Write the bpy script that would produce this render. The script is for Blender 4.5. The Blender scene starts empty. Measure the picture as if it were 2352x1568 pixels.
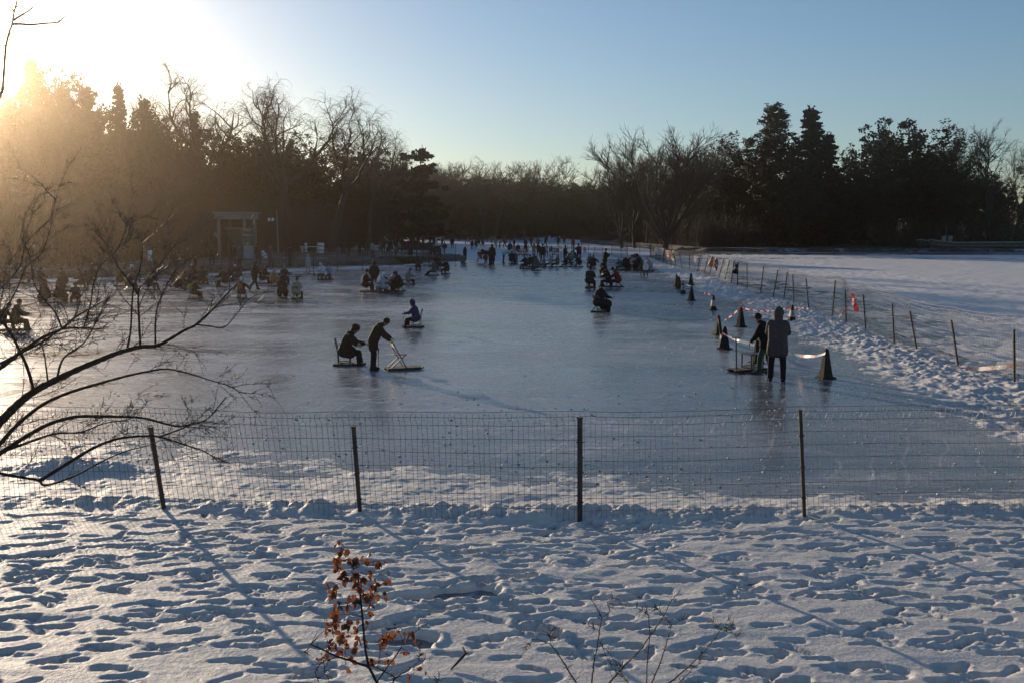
import bpy, math, random
import numpy as np
from mathutils import Vector, Matrix
R = math.radians
scene = bpy.context.scene
COL = scene.collection

# ------------------------------------------------------------------ camera
CAM_H, PITCH, FPX = 3.6, R(6.71), 2287.0
cam_d = bpy.data.cameras.new('camera'); cam = bpy.data.objects.new('camera', cam_d); COL.objects.link(cam)
cam_d.sensor_width = 36; cam_d.lens = 35; cam_d.clip_end = 5000; cam_d.clip_start = 0.05
cam.location = (0, 0, CAM_H); cam.rotation_euler = (math.pi/2 - PITCH, 0, 0)
scene.camera = cam
SP, CP = math.sin(PITCH), math.cos(PITCH)

def ray(px, py):
    u = (px - 1176)/FPX; v = (784 - py)/FPX
    return Vector((u, CP + v*SP, -SP + v*CP))
def at(px, py, z=0.0):
    "photo pixel (2352 wide) to the point of a level plane"
    d = ray(px, py); t = (z - CAM_H)/d.z
    return Vector((d.x*t, d.y*t, z))
def atY(px, py, Y):
    d = ray(px, py); t = Y/d.y
    return Vector((d.x*t, Y, CAM_H + d.z*t))
def zone(x0, y0, x1, w):
    s = (x1 - x0)/w
    return lambda zx, zy: ((x0 + zx*s)/1.74150, (y0 + zy*s)/1.74150)
ZA = zone(3100, 950, 4096, 2352); ZB = zone(2550, 950, 3250, 2352); ZC = zone(1850, 880, 2650, 2352)
ZD = zone(1250, 880, 1950, 2352); ZE = zone(650, 880, 1350, 2352); ZF = zone(0, 850, 1100, 2352)
ZG = zone(1830, 920, 2230, 2352); ZH = zone(2200, 920, 2640, 2352); ZI = zone(1350, 910, 1850, 2352)
ZJ = zone(0, 1000, 500, 2352); ZK = zone(400, 1000, 900, 2352); ZL = zone(2750, 1150, 3450, 2352)
ZM = zone(1250, 1150, 1750, 1960); ZT = zone(0, 1050, 1100, 1643)
ZS = zone(1150, 2100, 2100, 2352); ZU = zone(2000, 2250, 3100, 2352)

# ------------------------------------------------------------------ object helpers
def tag(o, label=None, cat=None, group=None, kind=None):
    if label: o['label'] = label
    if cat: o['category'] = cat
    if group: o['group'] = group
    if kind: o['kind'] = kind
    return o
def empty(name, loc=(0, 0, 0), rz=0.0):
    o = bpy.data.objects.new(name, None); COL.objects.link(o)
    o.location = loc; o.rotation_euler = (0, 0, rz); o.empty_display_size = .1
    return o
def link(name, me, parent=None, mat=None):
    o = bpy.data.objects.new(name, me); COL.objects.link(o)
    if mat is not None and len(me.materials) == 0: me.materials.append(mat)
    if parent is not None: o.parent = parent
    return o
def kids(o): return [c for c in bpy.data.objects if c.parent == o]
TREE_KIDS = {}
def copy_tree(o, parent=None):
    c = o.copy(); COL.objects.link(c)
    if parent is not None: c.parent = parent
    for ch in list(o.children): copy_tree(ch, c)
    return c

class MB:
    "collects shapes and links them as ONE mesh"
    def __init__(s): s.v = []; s.f = []; s.mi = []; s.m = 0
    def add(s, vs, fs):
        b = len(s.v); s.v.extend([tuple(p) for p in vs])
        s.f.extend([tuple(b + i for i in f) for f in fs]); s.mi.extend([s.m]*len(fs))
    def box(s, c, size, rot=None):
        x, y, z = size[0]/2, size[1]/2, size[2]/2
        vs = [Vector(p) for p in ((-x,-y,-z),(x,-y,-z),(x,y,-z),(-x,y,-z),(-x,-y,z),(x,-y,z),(x,y,z),(-x,y,z))]
        if rot is not None: vs = [rot @ p for p in vs]
        c = Vector(c)
        s.add([p + c for p in vs], [(3,2,1,0),(4,5,6,7),(0,1,5,4),(1,2,6,5),(2,3,7,6),(3,0,4,7)])
    def bar(s, a, b, w, d=None, up=(0,0,1)):
        "a straight bar of rectangular section"
        a, b = Vector(a), Vector(b); d = d or w
        z = (b - a); L = z.length; z = z.normalized()
        u = Vector(up)
        if abs(z.dot(u)) > .98: u = Vector((1,0,0))
        x = z.cross(u).normalized(); y = z.cross(x)
        m = Matrix((x, y, z)).transposed()
        s.box((a + b)/2, (w, d, L), m)
    def tube(s, pts, rad, n=6, cap=True):
        pts = [Vector(p) for p in pts]; k = len(pts)
        if not hasattr(rad, '__len__'): rad = [rad]*k
        b = len(s.v); ref = None
        for i in range(k):
            d = (pts[min(i+1, k-1)] - pts[max(i-1, 0)])
            d = d.normalized() if d.length > 1e-9 else Vector((0,0,1))
            if ref is None:
                ref = Vector((1,0,0)) if abs(d.x) < .8 else Vector((0,1,0))
            x = ref - d*ref.dot(d)
            x = x.normalized() if x.length > 1e-6 else d.orthogonal().normalized()
            ref = x; y = d.cross(x); r = rad[i]
            for j in range(n):
                a = 2*math.pi*j/n
                q = pts[i] + x*(math.cos(a)*r) + y*(math.sin(a)*r)
                s.v.append((q.x, q.y, q.z))
        nf = 0
        for i in range(k-1):
            for j in range(n):
                a0 = b + i*n + j; a1 = b + i*n + (j+1) % n
                s.f.append((a0, a1, a1+n, a0+n)); nf += 1
        if cap and n > 2:
            s.f.append(tuple(b + j for j in reversed(range(n)))); s.f.append(tuple(b + (k-1)*n + j for j in range(n))); nf += 2
        s.mi.extend([s.m]*nf)
    def lathe(s, prof, c=(0,0,0), n=16, rot=None):
        "profile of (radius, z) turned about z"
        c = Vector(c); vs = []; fs = []; k = len(prof)
        for r, z in prof:
            for j in range(n):
                a = 2*math.pi*j/n; p = Vector((r*math.cos(a), r*math.sin(a), z))
                if rot is not None: p = rot @ p
                vs.append(p + c)
        for i in range(k-1):
            for j in range(n):
                fs.append((i*n+j, i*n+(j+1)%n, (i+1)*n+(j+1)%n, (i+1)*n+j))
        fs.append(tuple(reversed(range(n)))); fs.append(tuple((k-1)*n+j for j in range(n)))
        s.add(vs, fs)
    def mesh(s, name, mats=None, smooth=False):
        me = bpy.data.meshes.new(name); me.from_pydata(s.v, [], s.f)
        for m in (mats or []): me.materials.append(m)
        if len(mats or []) > 1: me.polygons.foreach_set('material_index', s.mi)
        if smooth: me.polygons.foreach_set('use_smooth', [True]*len(me.polygons))
        me.update(); return me
    def build(s, name, mat, parent=None, smooth=False):
        mats = mat if isinstance(mat, (list, tuple)) else [mat]
        return link(name, s.mesh(name, mats, smooth), parent)

def grid_mesh(name, X, Y, Z, smooth=True):
    "a mesh from 2-D arrays of coordinates"
    ny, nx = X.shape
    co = np.stack([X, Y, Z], -1).reshape(-1, 3).astype(np.float32)
    idx = np.arange(ny*nx).reshape(ny, nx)
    q = np.stack([idx[:-1,:-1], idx[:-1,1:], idx[1:,1:], idx[1:,:-1]], -1).reshape(-1, 4).astype(np.int32)
    me = bpy.data.meshes.new(name)
    me.vertices.add(len(co)); me.vertices.foreach_set('co', co.ravel())
    me.loops.add(q.size); me.loops.foreach_set('vertex_index', q.ravel())
    me.polygons.add(len(q)); me.polygons.foreach_set('loop_start', np.arange(0, q.size, 4, dtype=np.int32))
    me.update(calc_edges=True); me.validate()
    if smooth: me.polygons.foreach_set('use_smooth', np.ones(len(q), dtype=bool))
    return me

# ------------------------------------------------------------------ numpy noise
def _hash(ix, iy, seed):
    n = (ix.astype(np.int64)*374761393 + iy.astype(np.int64)*668265263 + seed*974711) & 0x7fffffff
    n = ((n ^ (n >> 13))*1274126177) & 0x7fffffff
    n = (n ^ (n >> 16)) & 0x7fffffff
    return (n % 100003)/100003.0
def vnoise(x, y, seed=0):
    ix = np.floor(x); iy = np.floor(y); fx = x - ix; fy = y - iy
    fx = fx*fx*fx*(fx*(fx*6-15)+10); fy = fy*fy*fy*(fy*(fy*6-15)+10)
    a = _hash(ix, iy, seed); b = _hash(ix+1, iy, seed); c = _hash(ix, iy+1, seed); d = _hash(ix+1, iy+1, seed)
    return (a*(1-fx)+b*fx)*(1-fy) + (c*(1-fx)+d*fx)*fy
def fbm(x, y, seed=0, octv=4, gain=.5):
    s = 0; a = 1; t = 0
    for i in range(octv):
        s = s + a*(vnoise(x*2**i, y*2**i, seed+i*17)-.5); t += a; a *= gain
    return s/t*2
def sstep(a, b, x):
    t = np.clip((x-a)/(b-a), 0, 1); return t*t*(3-2*t)

# ------------------------------------------------------------------ materials
def new_mat(name):
    m = bpy.data.materials.new(name); m.use_nodes = True
    nt = m.node_tree; return m, nt, nt.nodes['Principled BSDF']
def node(nt, typ, **kw):
    n = nt.nodes.new(typ)
    for k, v in kw.items():
        if k in n.inputs: n.inputs[k].default_value = v
        else: setattr(n, k, v)
    return n
def ramp(nt, src, p0, p1, c0=(0,0,0,1), c1=(1,1,1,1)):
    r = nt.nodes.new('ShaderNodeValToRGB'); r.color_ramp.elements[0].position = p0; r.color_ramp.elements[1].position = p1
    r.color_ramp.elements[0].color = c0; r.color_ramp.elements[1].color = c1
    nt.links.new(src, r.inputs[0]); return r
def mixc(nt, fac, a, b):
    m = nt.nodes.new('ShaderNodeMix'); m.data_type = 'RGBA'
    for i, v in ((0, fac), (6, a), (7, b)):
        if hasattr(v, 'is_linked') or hasattr(v, 'links'): nt.links.new(v, m.inputs[i])
        else: m.inputs[i].default_value = v if i == 0 else (*v, 1)
    return m.outputs[2]
def mul(nt, a, b, op='MULTIPLY'):
    m = nt.nodes.new('ShaderNodeMath'); m.operation = op
    for i, v in ((0, a), (1, b)):
        if hasattr(v, 'links'): nt.links.new(v, m.inputs[i])
        else: m.inputs[i].default_value = v
    return m.outputs[0]
MATS = {}
def plain(name, col, rough=.7, var=.25, scale=8.0, metal=0.0, bump=0.0, spec=.5):
    "a procedural material: one colour broken up by noise"
    if name in MATS: return MATS[name]
    m, nt, b = new_mat(name)
    tc = node(nt, 'ShaderNodeTexCoord'); nz = node(nt, 'ShaderNodeTexNoise', Scale=scale, Detail=5.0, Roughness=.6)
    nt.links.new(tc.outputs['Object'], nz.inputs['Vector'])
    lo = tuple(c*(1-var) for c in col); hi = tuple(min(1, c*(1+var)) for c in col)
    r = ramp(nt, nz.outputs['Fac'], .3, .7)
    nt.links.new(mixc(nt, r.outputs[0], lo, hi), b.inputs['Base Color'])
    b.inputs['Roughness'].default_value = rough; b.inputs['Metallic'].default_value = metal
    b.inputs['Specular IOR Level'].default_value = spec
    if bump:
        bp = node(nt, 'ShaderNodeBump', Strength=bump, Distance=.02); nt.links.new(nz.outputs['Fac'], bp.inputs['Height'])
        nt.links.new(bp.outputs[0], b.inputs['Normal'])
    MATS[name] = m; return m

def snow_mat(name, col=(.71,.685,.64), bump=.4, bscale=14.0, dirt=0.0, rough=.6):
    m, nt, b = new_mat(name)
    geo = node(nt, 'ShaderNodeNewGeometry')
    n1 = node(nt, 'ShaderNodeTexNoise', Scale=bscale, Detail=6.0, Roughness=.65)
    n2 = node(nt, 'ShaderNodeTexNoise', Scale=1.3, Detail=5.0, Roughness=.6)
    nt.links.new(geo.outputs['Position'], n1.inputs['Vector']); nt.links.new(geo.outputs['Position'], n2.inputs['Vector'])
    r = ramp(nt, n2.outputs['Fac'], .35, .65)
    base = mixc(nt, r.outputs[0], tuple(c*.93 for c in col), col)
    if dirt:
        n3 = node(nt, 'ShaderNodeTexNoise', Scale=2.2, Detail=8.0, Roughness=.7); nt.links.new(geo.outputs['Position'], n3.inputs['Vector'])
        r3 = ramp(nt, n3.outputs['Fac'], .5, .72); base = mixc(nt, mul(nt, r3.outputs[0], dirt), base, (.22,.18,.14))
    nt.links.new(base, b.inputs['Base Color'])
    b.inputs['Roughness'].default_value = rough; b.inputs['Specular IOR Level'].default_value = .3
    bp = node(nt, 'ShaderNodeBump', Strength=bump, Distance=.03); nt.links.new(n1.outputs['Fac'], bp.inputs['Height'])
    nt.links.new(bp.outputs[0], b.inputs['Normal'])
    return m

def ice_mat():
    m, nt, b = new_mat('ice')
    geo = node(nt, 'ShaderNodeNewGeometry')
    def nz(scale, detail=6.0, rough=.6, sx=1.0, sy=1.0, dist=0.0):
        mp = node(nt, 'ShaderNodeMapping'); mp.inputs['Scale'].default_value = (sx, sy, 1)
        nt.links.new(geo.outputs['Position'], mp.inputs['Vector'])
        n = node(nt, 'ShaderNodeTexNoise', Scale=scale, Detail=detail, Roughness=rough, Distortion=dist)
        nt.links.new(mp.outputs[0], n.inputs['Vector']); return n.outputs['Fac']
    big = nz(.16, 4.0, .55); mid = nz(.75, 7.0, .68, .8, 1.2, .6); fine = nz(7.0, 5.0, .7, .6, 1.4); speck = nz(26.0, 3.0, .6, .7, 1.0)
    # skate scratches: thin curved lines from two distorted waves
    def scratch(scale, rz, thr):
        mp = node(nt, 'ShaderNodeMapping'); mp.inputs['Rotation'].default_value = (0, 0, rz)
        nt.links.new(geo.outputs['Position'], mp.inputs['Vector'])
        w = node(nt, 'ShaderNodeTexWave', Scale=scale, Distortion=14.0, Detail=3.0); w.inputs['Detail Scale'].default_value = .35
        nt.links.new(mp.outputs[0], w.inputs['Vector'])
        return ramp(nt, w.outputs['Fac'], thr, 1.0).outputs[0]
    sc = mul(nt, scratch(.55, .4, .965), ramp(nt, nz(.5, 3.0, .6), .48, .62).outputs[0]); sc2 = mul(nt, scratch(.8, 1.9, .972), ramp(nt, nz(.7, 3.0, .6, 1.3, .8), .47, .6).outputs[0])
    frost = ramp(nt, mid, .44, .63).outputs[0]
    patch = ramp(nt, big, .38, .64).outputs[0]
    frost = mul(nt, frost, mul(nt, mul(nt, patch, .6), .4, 'ADD'))
    sp = ramp(nt, speck, .57, .66).outputs[0]
    spf = mul(nt, sp, ramp(nt, fine, .46, .62).outputs[0])
    fr = mul(nt, mul(nt, frost, .55), mul(nt, mul(nt, sc, .6), mul(nt, sc2, .5), 'ADD'), 'ADD')
    fr = mul(nt, fr, mul(nt, spf, .75), 'ADD'); nt.nodes[-1].use_clamp = True
    frf = mul(nt, fr, mul(nt, ramp(nt, fine, .3, .7).outputs[0], .7), 'MULTIPLY')
    frt = mul(nt, mul(nt, fr, .30), mul(nt, frf, .85), 'ADD'); nt.nodes[-1].use_clamp = True
    deep = mixc(nt, patch, (.026,.034,.042), (.100,.118,.130))
    nt.links.new(mixc(nt, frt, deep, (.55,.60,.66)), b.inputs['Base Color'])
    streak = nz(1.1, 5.0, .65, .35, 2.2, .4); stf = mul(nt, ramp(nt, streak, .50, .64).outputs[0], ramp(nt, nz(.09, 3.0, .5), .42, .58).outputs[0])
    band = mul(nt, ramp(nt, nz(.11, 5.0, .55, .55, 1.5, .8),   .45, .60).outputs[0], .20); frt = mul(nt, frt, mul(nt, band, mul(nt, fine, .12), 'ADD'), 'ADD')
    frt = mul(nt, frt, mul(nt, mul(nt, stf, ramp(nt, fine, .40, .62).outputs[0]), .75), 'ADD'); nt.nodes[-1].use_clamp = True
    tick = mul(nt, ramp(nt, nz(11.0, 2.0, .5, .45, 2.0, 1.2), .62, .68).outputs[0], ramp(nt, nz(.45, 3.0, .6), .45, .6).outputs[0])
    nt.links.new(mixc(nt, mul(nt, tick, .85), mixc(nt, frt, deep, (.58,.60,.63)), (.030,.036,.042)), b.inputs['Base Color'])
    rr = mul(nt, mul(nt, frt, .45), .13, 'ADD')
    nt.links.new(rr, b.inputs['Roughness'])
    b.inputs['IOR'].default_value = 1.31
    hgt = mul(nt, mul(nt, mid, .5), mul(nt, mul(nt, fine, .30), mul(nt, mul(nt, spf, .35), mul(nt, tick, -.3), 'ADD'), 'ADD'), 'ADD')
    bp = node(nt, 'ShaderNodeBump', Strength=.35, Distance=.02); nt.links.new(hgt, bp.inputs['Height'])
    nt.links.new(bp.outputs[0], b.inputs['Normal'])
    return m

M_SNOW = snow_mat('snow', bump=.5, bscale=22.0)
M_SNOW_FAR = snow_mat('wind_packed_snow', col=(.74,.725,.70), bump=1.0, bscale=3.0)
M_BERM = snow_mat('shovelled_snow', col=(.73,.715,.69), bump=.9, bscale=18.0, dirt=.85)
M_ICE = ice_mat()
M_BARK = plain('bark', (.040,.032,.027), .9, .4, 6.0)
M_TWIG = plain('twigs', (.045,.034,.026), .85, .35, 3.0)
M_WILLOW = plain('willow_twigs', (.080,.060,.038), .8, .3, 3.0)
M_LEAF = plain('evergreen_leaves', (.017,.023,.013), .8, .5, .6, spec=.2)
M_LEAF2 = plain('dark_conifer_leaves', (.014,.020,.014), .8, .5, .6, spec=.2)
M_POST = plain('rusty_steel', (.055,.036,.028), .8, .5, 9.0)
M_WIRE = plain('galvanised_wire', (.13,.12,.11), .5, .25, 5.0, metal=.4)
M_EARTH = plain('leaf_litter', (.060,.046,.034), .95, .5, .35)

# ------------------------------------------------------------------ light and sky
SUN_AZ, SUN_EL = R(-32.7), R(10.5)          # azimuth from +Y, towards -X
world = bpy.data.worlds.new('World'); scene.world = world; world.use_nodes = True
wn = world.node_tree; sky = wn.nodes.new('ShaderNodeTexSky'); sky.sky_type = 'NISHITA'; sky.sun_disc = False
sky.sun_elevation = SUN_EL; sky.sun_rotation = SUN_AZ; sky.altitude = 800
sky.air_density = 1.0; sky.dust_density = .85; sky.ozone_density = 3.0
wn.links.new(sky.outputs[0], wn.nodes['Background'].inputs[0]); wn.nodes['Background'].inputs[1].default_value = .10
sd = bpy.data.lights.new('sun', 'SUN'); sd.energy = 4.9; sd.angle = R(.53); sd.color = (1.0, .80, .58)
sun = bpy.data.objects.new('sun', sd); COL.objects.link(sun)
to_sun = Vector((math.sin(SUN_AZ)*math.cos(SUN_EL), math.cos(SUN_AZ)*math.cos(SUN_EL), math.sin(SUN_EL)))
sun.rotation_euler = to_sun.to_track_quat('Z', 'Y').to_euler(); sun.location = to_sun*400
vs = scene.view_settings; scene.display_settings.display_device = 'sRGB'
vs.view_transform = 'Standard'; vs.look = 'None'; vs.gamma = 1; vs.exposure = .22
scene.cycles.use_denoising = True
scene.cycles.max_bounces = 5; scene.cycles.diffuse_bounces = 2; scene.cycles.glossy_bounces = 3
scene.cycles.transparent_max_bounces = 12; scene.cycles.volume_bounces = 0; scene.cycles.sample_clamp_indirect = 4
scene.cycles.caustics_reflective = False; scene.cycles.caustics_refractive = False
# ------------------------------------------------------------------ the ground
LAKE = [Vector((-60, -6, 0)), Vector((-60, 40, 0))] + [at(*p) for p in
        ((-150, 655), (0, 642), (200, 638), (400, 632), (560, 622), (720, 613), (900, 607), (1000, 601), (1066, 599),
         (1066, 592), (960, 586), (850, 581), (760, 570), (800, 556), (900, 547), (1050, 545), (1200, 546), (1340, 556),
         (1400, 562), (1470, 567), (1500, 569), (1600, 578), (1800, 579), (2352, 579.5), (2700, 579))] + [Vector((190, 60, 0)), Vector((190, -6, 0))]
LP = np.array([(p.x, p.y) for p in LAKE])
def lake_dist(X, Y):
    "signed distance to the shore: positive on land"
    d = np.full(X.shape, 1e9); ins = np.zeros(X.shape, bool); n = len(LP)
    for i in range(n):
        a = LP[i]; b = LP[(i+1) % n]; e = b - a
        t = np.clip(((X-a[0])*e[0] + (Y-a[1])*e[1])/(e@e), 0, 1)
        d = np.minimum(d, np.hypot(X-a[0]-t*e[0], Y-a[1]-t*e[1]))
        c = (a[1] > Y) != (b[1] > Y)
        ins ^= c & (X < (b[0]-a[0])*(Y-a[1])/((b[1]-a[1]) if abs(b[1]-a[1]) > 1e-9 else 1e-9) + a[0])
    return np.where(ins, -d, d)
def terrain_z(X, Y):
    d = lake_dist(X, Y)
    z = -.6 + 1.0*sstep(-.4, .9, d + .5*fbm(X*.5, Y*.5, 3)) + .5*sstep(6, 30, d)
    left = sstep(20, -40, X + (Y-100)*.10)
    z = z + 10.5*sstep(18, 75, d)*left*sstep(60, 110, Y) + 2.5*sstep(20, 120, d)
    z = z + .25*fbm(X*.15, Y*.15, 9)*sstep(0, 6, d)
    return z
def tz(x, y): return float(terrain_z(np.array([[x]], float), np.array([[y]], float))[0, 0])
xs = np.concatenate([np.linspace(-700, -160, 40)[:-1], np.arange(-160, 180, 1.6), np.linspace(180, 800, 40)])
ys = np.concatenate([np.arange(40, 330, 1.3), np.linspace(330, 1500, 60)])
X, Y = np.meshgrid(xs, ys)
def earth_mat():
    m, nt, b = new_mat('lake_shore_earth')
    geo = node(nt, 'ShaderNodeNewGeometry')
    n1 = node(nt, 'ShaderNodeTexNoise', Scale=.8, Detail=8.0, Roughness=.7); n2 = node(nt, 'ShaderNodeTexNoise', Scale=.12, Detail=4.0, Roughness=.6)
    nt.links.new(geo.outputs['Position'], n1.inputs['Vector']); nt.links.new(geo.outputs['Position'], n2.inputs['Vector'])
    c = mixc(nt, ramp(nt, n1.outputs['Fac'], .3, .7).outputs[0], (.035,.029,.022), (.105,.085,.060))
    s = mul(nt, ramp(nt, n1.outputs['Fac'], .50, .60).outputs[0], ramp(nt, n2.outputs['Fac'], .45, .60).outputs[0])
    nt.links.new(mixc(nt, mul(nt, s, .6), c, (.62,.64,.68)), b.inputs['Base Color']); b.inputs['Roughness'].default_value = .95
    return m
tag(link('shore_terrain', grid_mesh('shore_terrain', X, Y, terrain_z(X, Y)), None, earth_mat()), kind='structure')
xs = np.linspace(-3000, 3000, 13); X, Y = np.meshgrid(xs, np.linspace(-3000, 3500, 13))
tag(link('ground', grid_mesh('ground', X, Y, X*0 - .75), None, M_EARTH), kind='structure')
xs = np.linspace(-70, 190, 14); X, Y = np.meshgrid(xs, np.linspace(-6, 300, 16))
tag(link('lake_ice', grid_mesh('lake_ice', X, Y, X*0), None, M_ICE), kind='structure')

# fence lines
def post_pts(zn, L): return [(zn(*b), zn(*t)) for b, t in L]
RIGHT = post_pts(ZA, [((2262,1370),(2258,875)),((1726,1237),(1667,783)),((1340,1087),(1275,700)),((1125,990),(1108,630)),
        ((856,868),(833,543)),((673,783),(663,500)),((540,735),(570,410)),((318,677),(293,393)),((178,627),(168,352))]) + \
        post_pts(ZB, [((1967,827),(2013,468)),((1823,805),(1888,440)),((1655,747),(1695,397)),((1474,703),(1472,353)),((1342,655),(1352,335)),
        ((1257,632),(1300,323)),((1170,575),(1237,308)),((1085,537),(1162,285)),((962,535),(1023,278)),((890,490),(955,240)),
        ((803,462),(848,228)),((697,432),(702,203)),((595,428),(562,195)),((520,415),(478,190)),((458,397),(430,190)),((390,357),(365,175)),
        ((345,350),(358,140)),((290,335),(310,150)),((245,300),(262,125)),((172,265),(175,100))])
RB = [at(*b) for b, t in RIGHT]
ry = np.array([p.y for p in RB]); rx = np.array([p.x for p in RB]); o_ = np.argsort(ry); ry = ry[o_]; rx = rx[o_]
ky = np.array([0, ry[0]] + [np.mean(ry[i:i+4]) for i in range(1, len(ry)-3, 3)] + [ry[-1]]); kx = np.interp(ky, ry, rx); kx[0] = kx[1] - .6
def fence_x(y): return np.interp(y, ky, kx)
FRONT = [((378,1178),(346,982)), ((828,1192),(812,980)), ((1332,1207),(1332,960)), ((1848,1198),(1838,943)), ((2372,1190),(2362,930)), ((-120,1172),(-135,965))]
def front_y(x): return np.interp(x, [-6.5, -4.3, -1.9, .9, 3.6, 6.4], [12.55, 12.42, 12.2, 11.95, 12.05, 12.15])

# trodden snow in front of the rink, with real foot prints
rng = np.random.default_rng(7)
xs = np.concatenate([-10.5 - np.cumsum(np.linspace(.03, 1.6, 36))[::-1], np.arange(-10.5, 10.5, .026), 10.5 + np.cumsum(np.linspace(.03, 1.6, 36))])
ys = np.concatenate([np.linspace(-4, 6.2, 50)[:-1], np.arange(6.2, 16.6, .024)])
X, Y = np.meshgrid(xs, ys)
yf = front_y(X)
wob = fbm(X*.9, Y*.9, 5)
H = .060 + .022*fbm(X*.5, Y*.8, 1, 3) + .007*fbm(X*2.0, Y*3.8, 2, 3)
H += .011*fbm(X*.9, Y*4.2, 6, 3) + .003*fbm(X*9, Y*12, 7, 4) + .007*np.abs(fbm(X*5, Y*9, 8, 3))*sstep(.45, .7, vnoise(X*.8, Y*1.1, 12))
mess = sstep(3.0, .3, np.hypot((X-.0)/1.9, (Y-10.6)/1.0)) + .8*sstep(-.9, -.2, Y - yf)*sstep(1.0, .3, Y - yf)
H += .030*mess*fbm(X*3.2, Y*4.0, 33, 4)
def stamp(H, cx, cy, a, L, W, dep, rim, tread=False):
    i0, i1 = np.searchsorted(ys, [cy-L-.12, cy+L+.12]); j0, j1 = np.searchsorted(xs, [cx-L-.12, cx+L+.12])
    if i1 <= i0 or j1 <= j0: return
    x = X[i0:i1, j0:j1] - cx; y = Y[i0:i1, j0:j1] - cy
    u = x*math.cos(a) + y*math.sin(a); v = -x*math.sin(a) + y*math.cos(a)
    Wv = W*(1 + .25*np.sin(u/L*2.2))*(1 - .22*np.exp(-((u/L+.15)/.3)**2))
    q = (np.abs(u/L)**2.6 + np.abs(v/Wv)**2.4)**.42
    q = q + .10*fbm(x*9 + cx*7, y*9 + cy*3, 11, 2)
    d = .55*sstep(1.2, .60, q) + .45*sstep(1.05, .85, q)
    if tread: d = d*(1 - .26*(np.sin(u*150 + 25*np.abs(v)) > .2)*(q < .85))
    H[i0:i1, j0:j1] += -dep*d + rim*np.exp(-((q-1.22)/.17)**2)
for k in range(1700):
    cy = 6.0 + 6.0*rng.random()**.85; cx = (rng.random()*2-1)*10.2
    if cy > float(front_y(cx)) - .25: continue
    a = rng.normal(0.06, .34) + (math.pi if rng.random() < .5 else 0)
    if rng.random() < .10: a = rng.random()*6.28
    L = rng.uniform(.125, .165)*(1.25 if rng.random() < .25 else 1); W = L*rng.uniform(.25, .34)
    stamp(H, cx, cy, a, L, W, rng.uniform(.010, .040), rng.uniform(.002, .006), rng.random() < .5)
    if rng.random() < .22: e_ = L*rng.choice([-.55, .5]); stamp(H, cx + math.cos(a)*e_, cy + math.sin(a)*e_, a, L*.36, W*.62, .06, .0)
for k in range(70):       # walked trails, heel to toe
    cx = (rng.random()*2-1)*10; cy = 6.3 + rng.random()*5.3; a = rng.normal(.03, .16); st = rng.uniform(.5, .7)
    for s in range(rng.integers(4, 12)):
        px_, py_ = cx + math.cos(a)*st*s, cy + math.sin(a)*st*s + (.09 if s % 2 else -.09)
        if py_ < float(front_y(px_)) - .3: stamp(H, px_, py_, a + rng.normal(0, .06), .15, .055, rng.uniform(.03, .068), .006, True)
def bare(px, py, rx_, ry_, a=0.0, dep=.12):
    rx_ *= .72; ry_ *= .72; c = at(px, py); x = X - c.x; y = Y - c.y
    u = x*math.cos(a) + y*math.sin(a); v = -x*math.sin(a) + y*math.cos(a)
    q = np.hypot(u/rx_, v/ry_) + .30*fbm(X*3.1, Y*3.1, 21, 3) + .16*fbm(X*9, Y*9, 22, 2)
    return -dep*sstep(1.05, .82, q) + .022*np.exp(-((q-1.22)/.16)**2)
for px, py, a_, b_, t_ in ((1075,1372,.50,.26,.1), (970,1385,.40,.17,0), (1235,1464,.30,.12,-.2), (925,1483,.42,.2,.1), (1195,1337,.22,.10,0),
                         (1105,1282,.5,.1,0), (960,1270,.45,.13,.1), (1205,1440,.14,.07,0), (1010,1415,.3,.10,0), (900,1450,.34,.14,.1), (1420,1405,.12,.05,0),
                         (2050,1445,.16,.06,0), (600,1400,.2,.06,0), (1590,1400,.2,.06,0), (1105,1345,.35,.1,0), (850,1330,.3,.08,0)):
    H += bare(px, py, a_, b_, t_)
# the ridge of shovelled lumps under the fence and the thinning snow behind it
H = np.where(Y < yf - .1, np.maximum(H, -.05), H)
lump = np.abs(fbm(X*4.0, Y*4.0, 41, 4)) + .5*np.abs(fbm(X*11, Y*11, 42, 3))
ridge = np.exp(-((Y - yf + .02 - .12*wob)/.26)**2)*(.45 + .9*(vnoise(X*1.1, Y*0+3, 44)))
H += ridge*(.02 + .10*lump)
yb = np.interp(X, [-12, -8.5, -5.8, -4.2, -2.6, -1.0, .8, 2.2, 3.4, 5.0, 7.5, 9], [17, 16.2, 15.5, 14.9, 14.3, 13.85, 13.5, 13.15, 12.85, 12.75, 13.0, 13.4])
inside = sstep(yf + .1, yf + .5, Y)
Hin = .055*(1 - (Y - yf)/(yb - yf)) + .050*fbm(X*1.4, Y*2.0, 50, 5) + .018*np.abs(fbm(X*7, Y*9, 51, 3)) + ridge*.12*lump
mo = at(180, 1082); md = np.hypot((X - mo.x)/1.0, (Y - mo.y)/.30)
Hin += .16*np.exp(-md**2*1.6)*(.6 + 1.2*lump)
H = H*(1 - inside) + Hin*inside
H = np.where(Y > yb + 1.2, -.05, H)
tag(link('snow_field', grid_mesh('snow_field', X, Y, H), None, M_SNOW), kind='structure')

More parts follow.
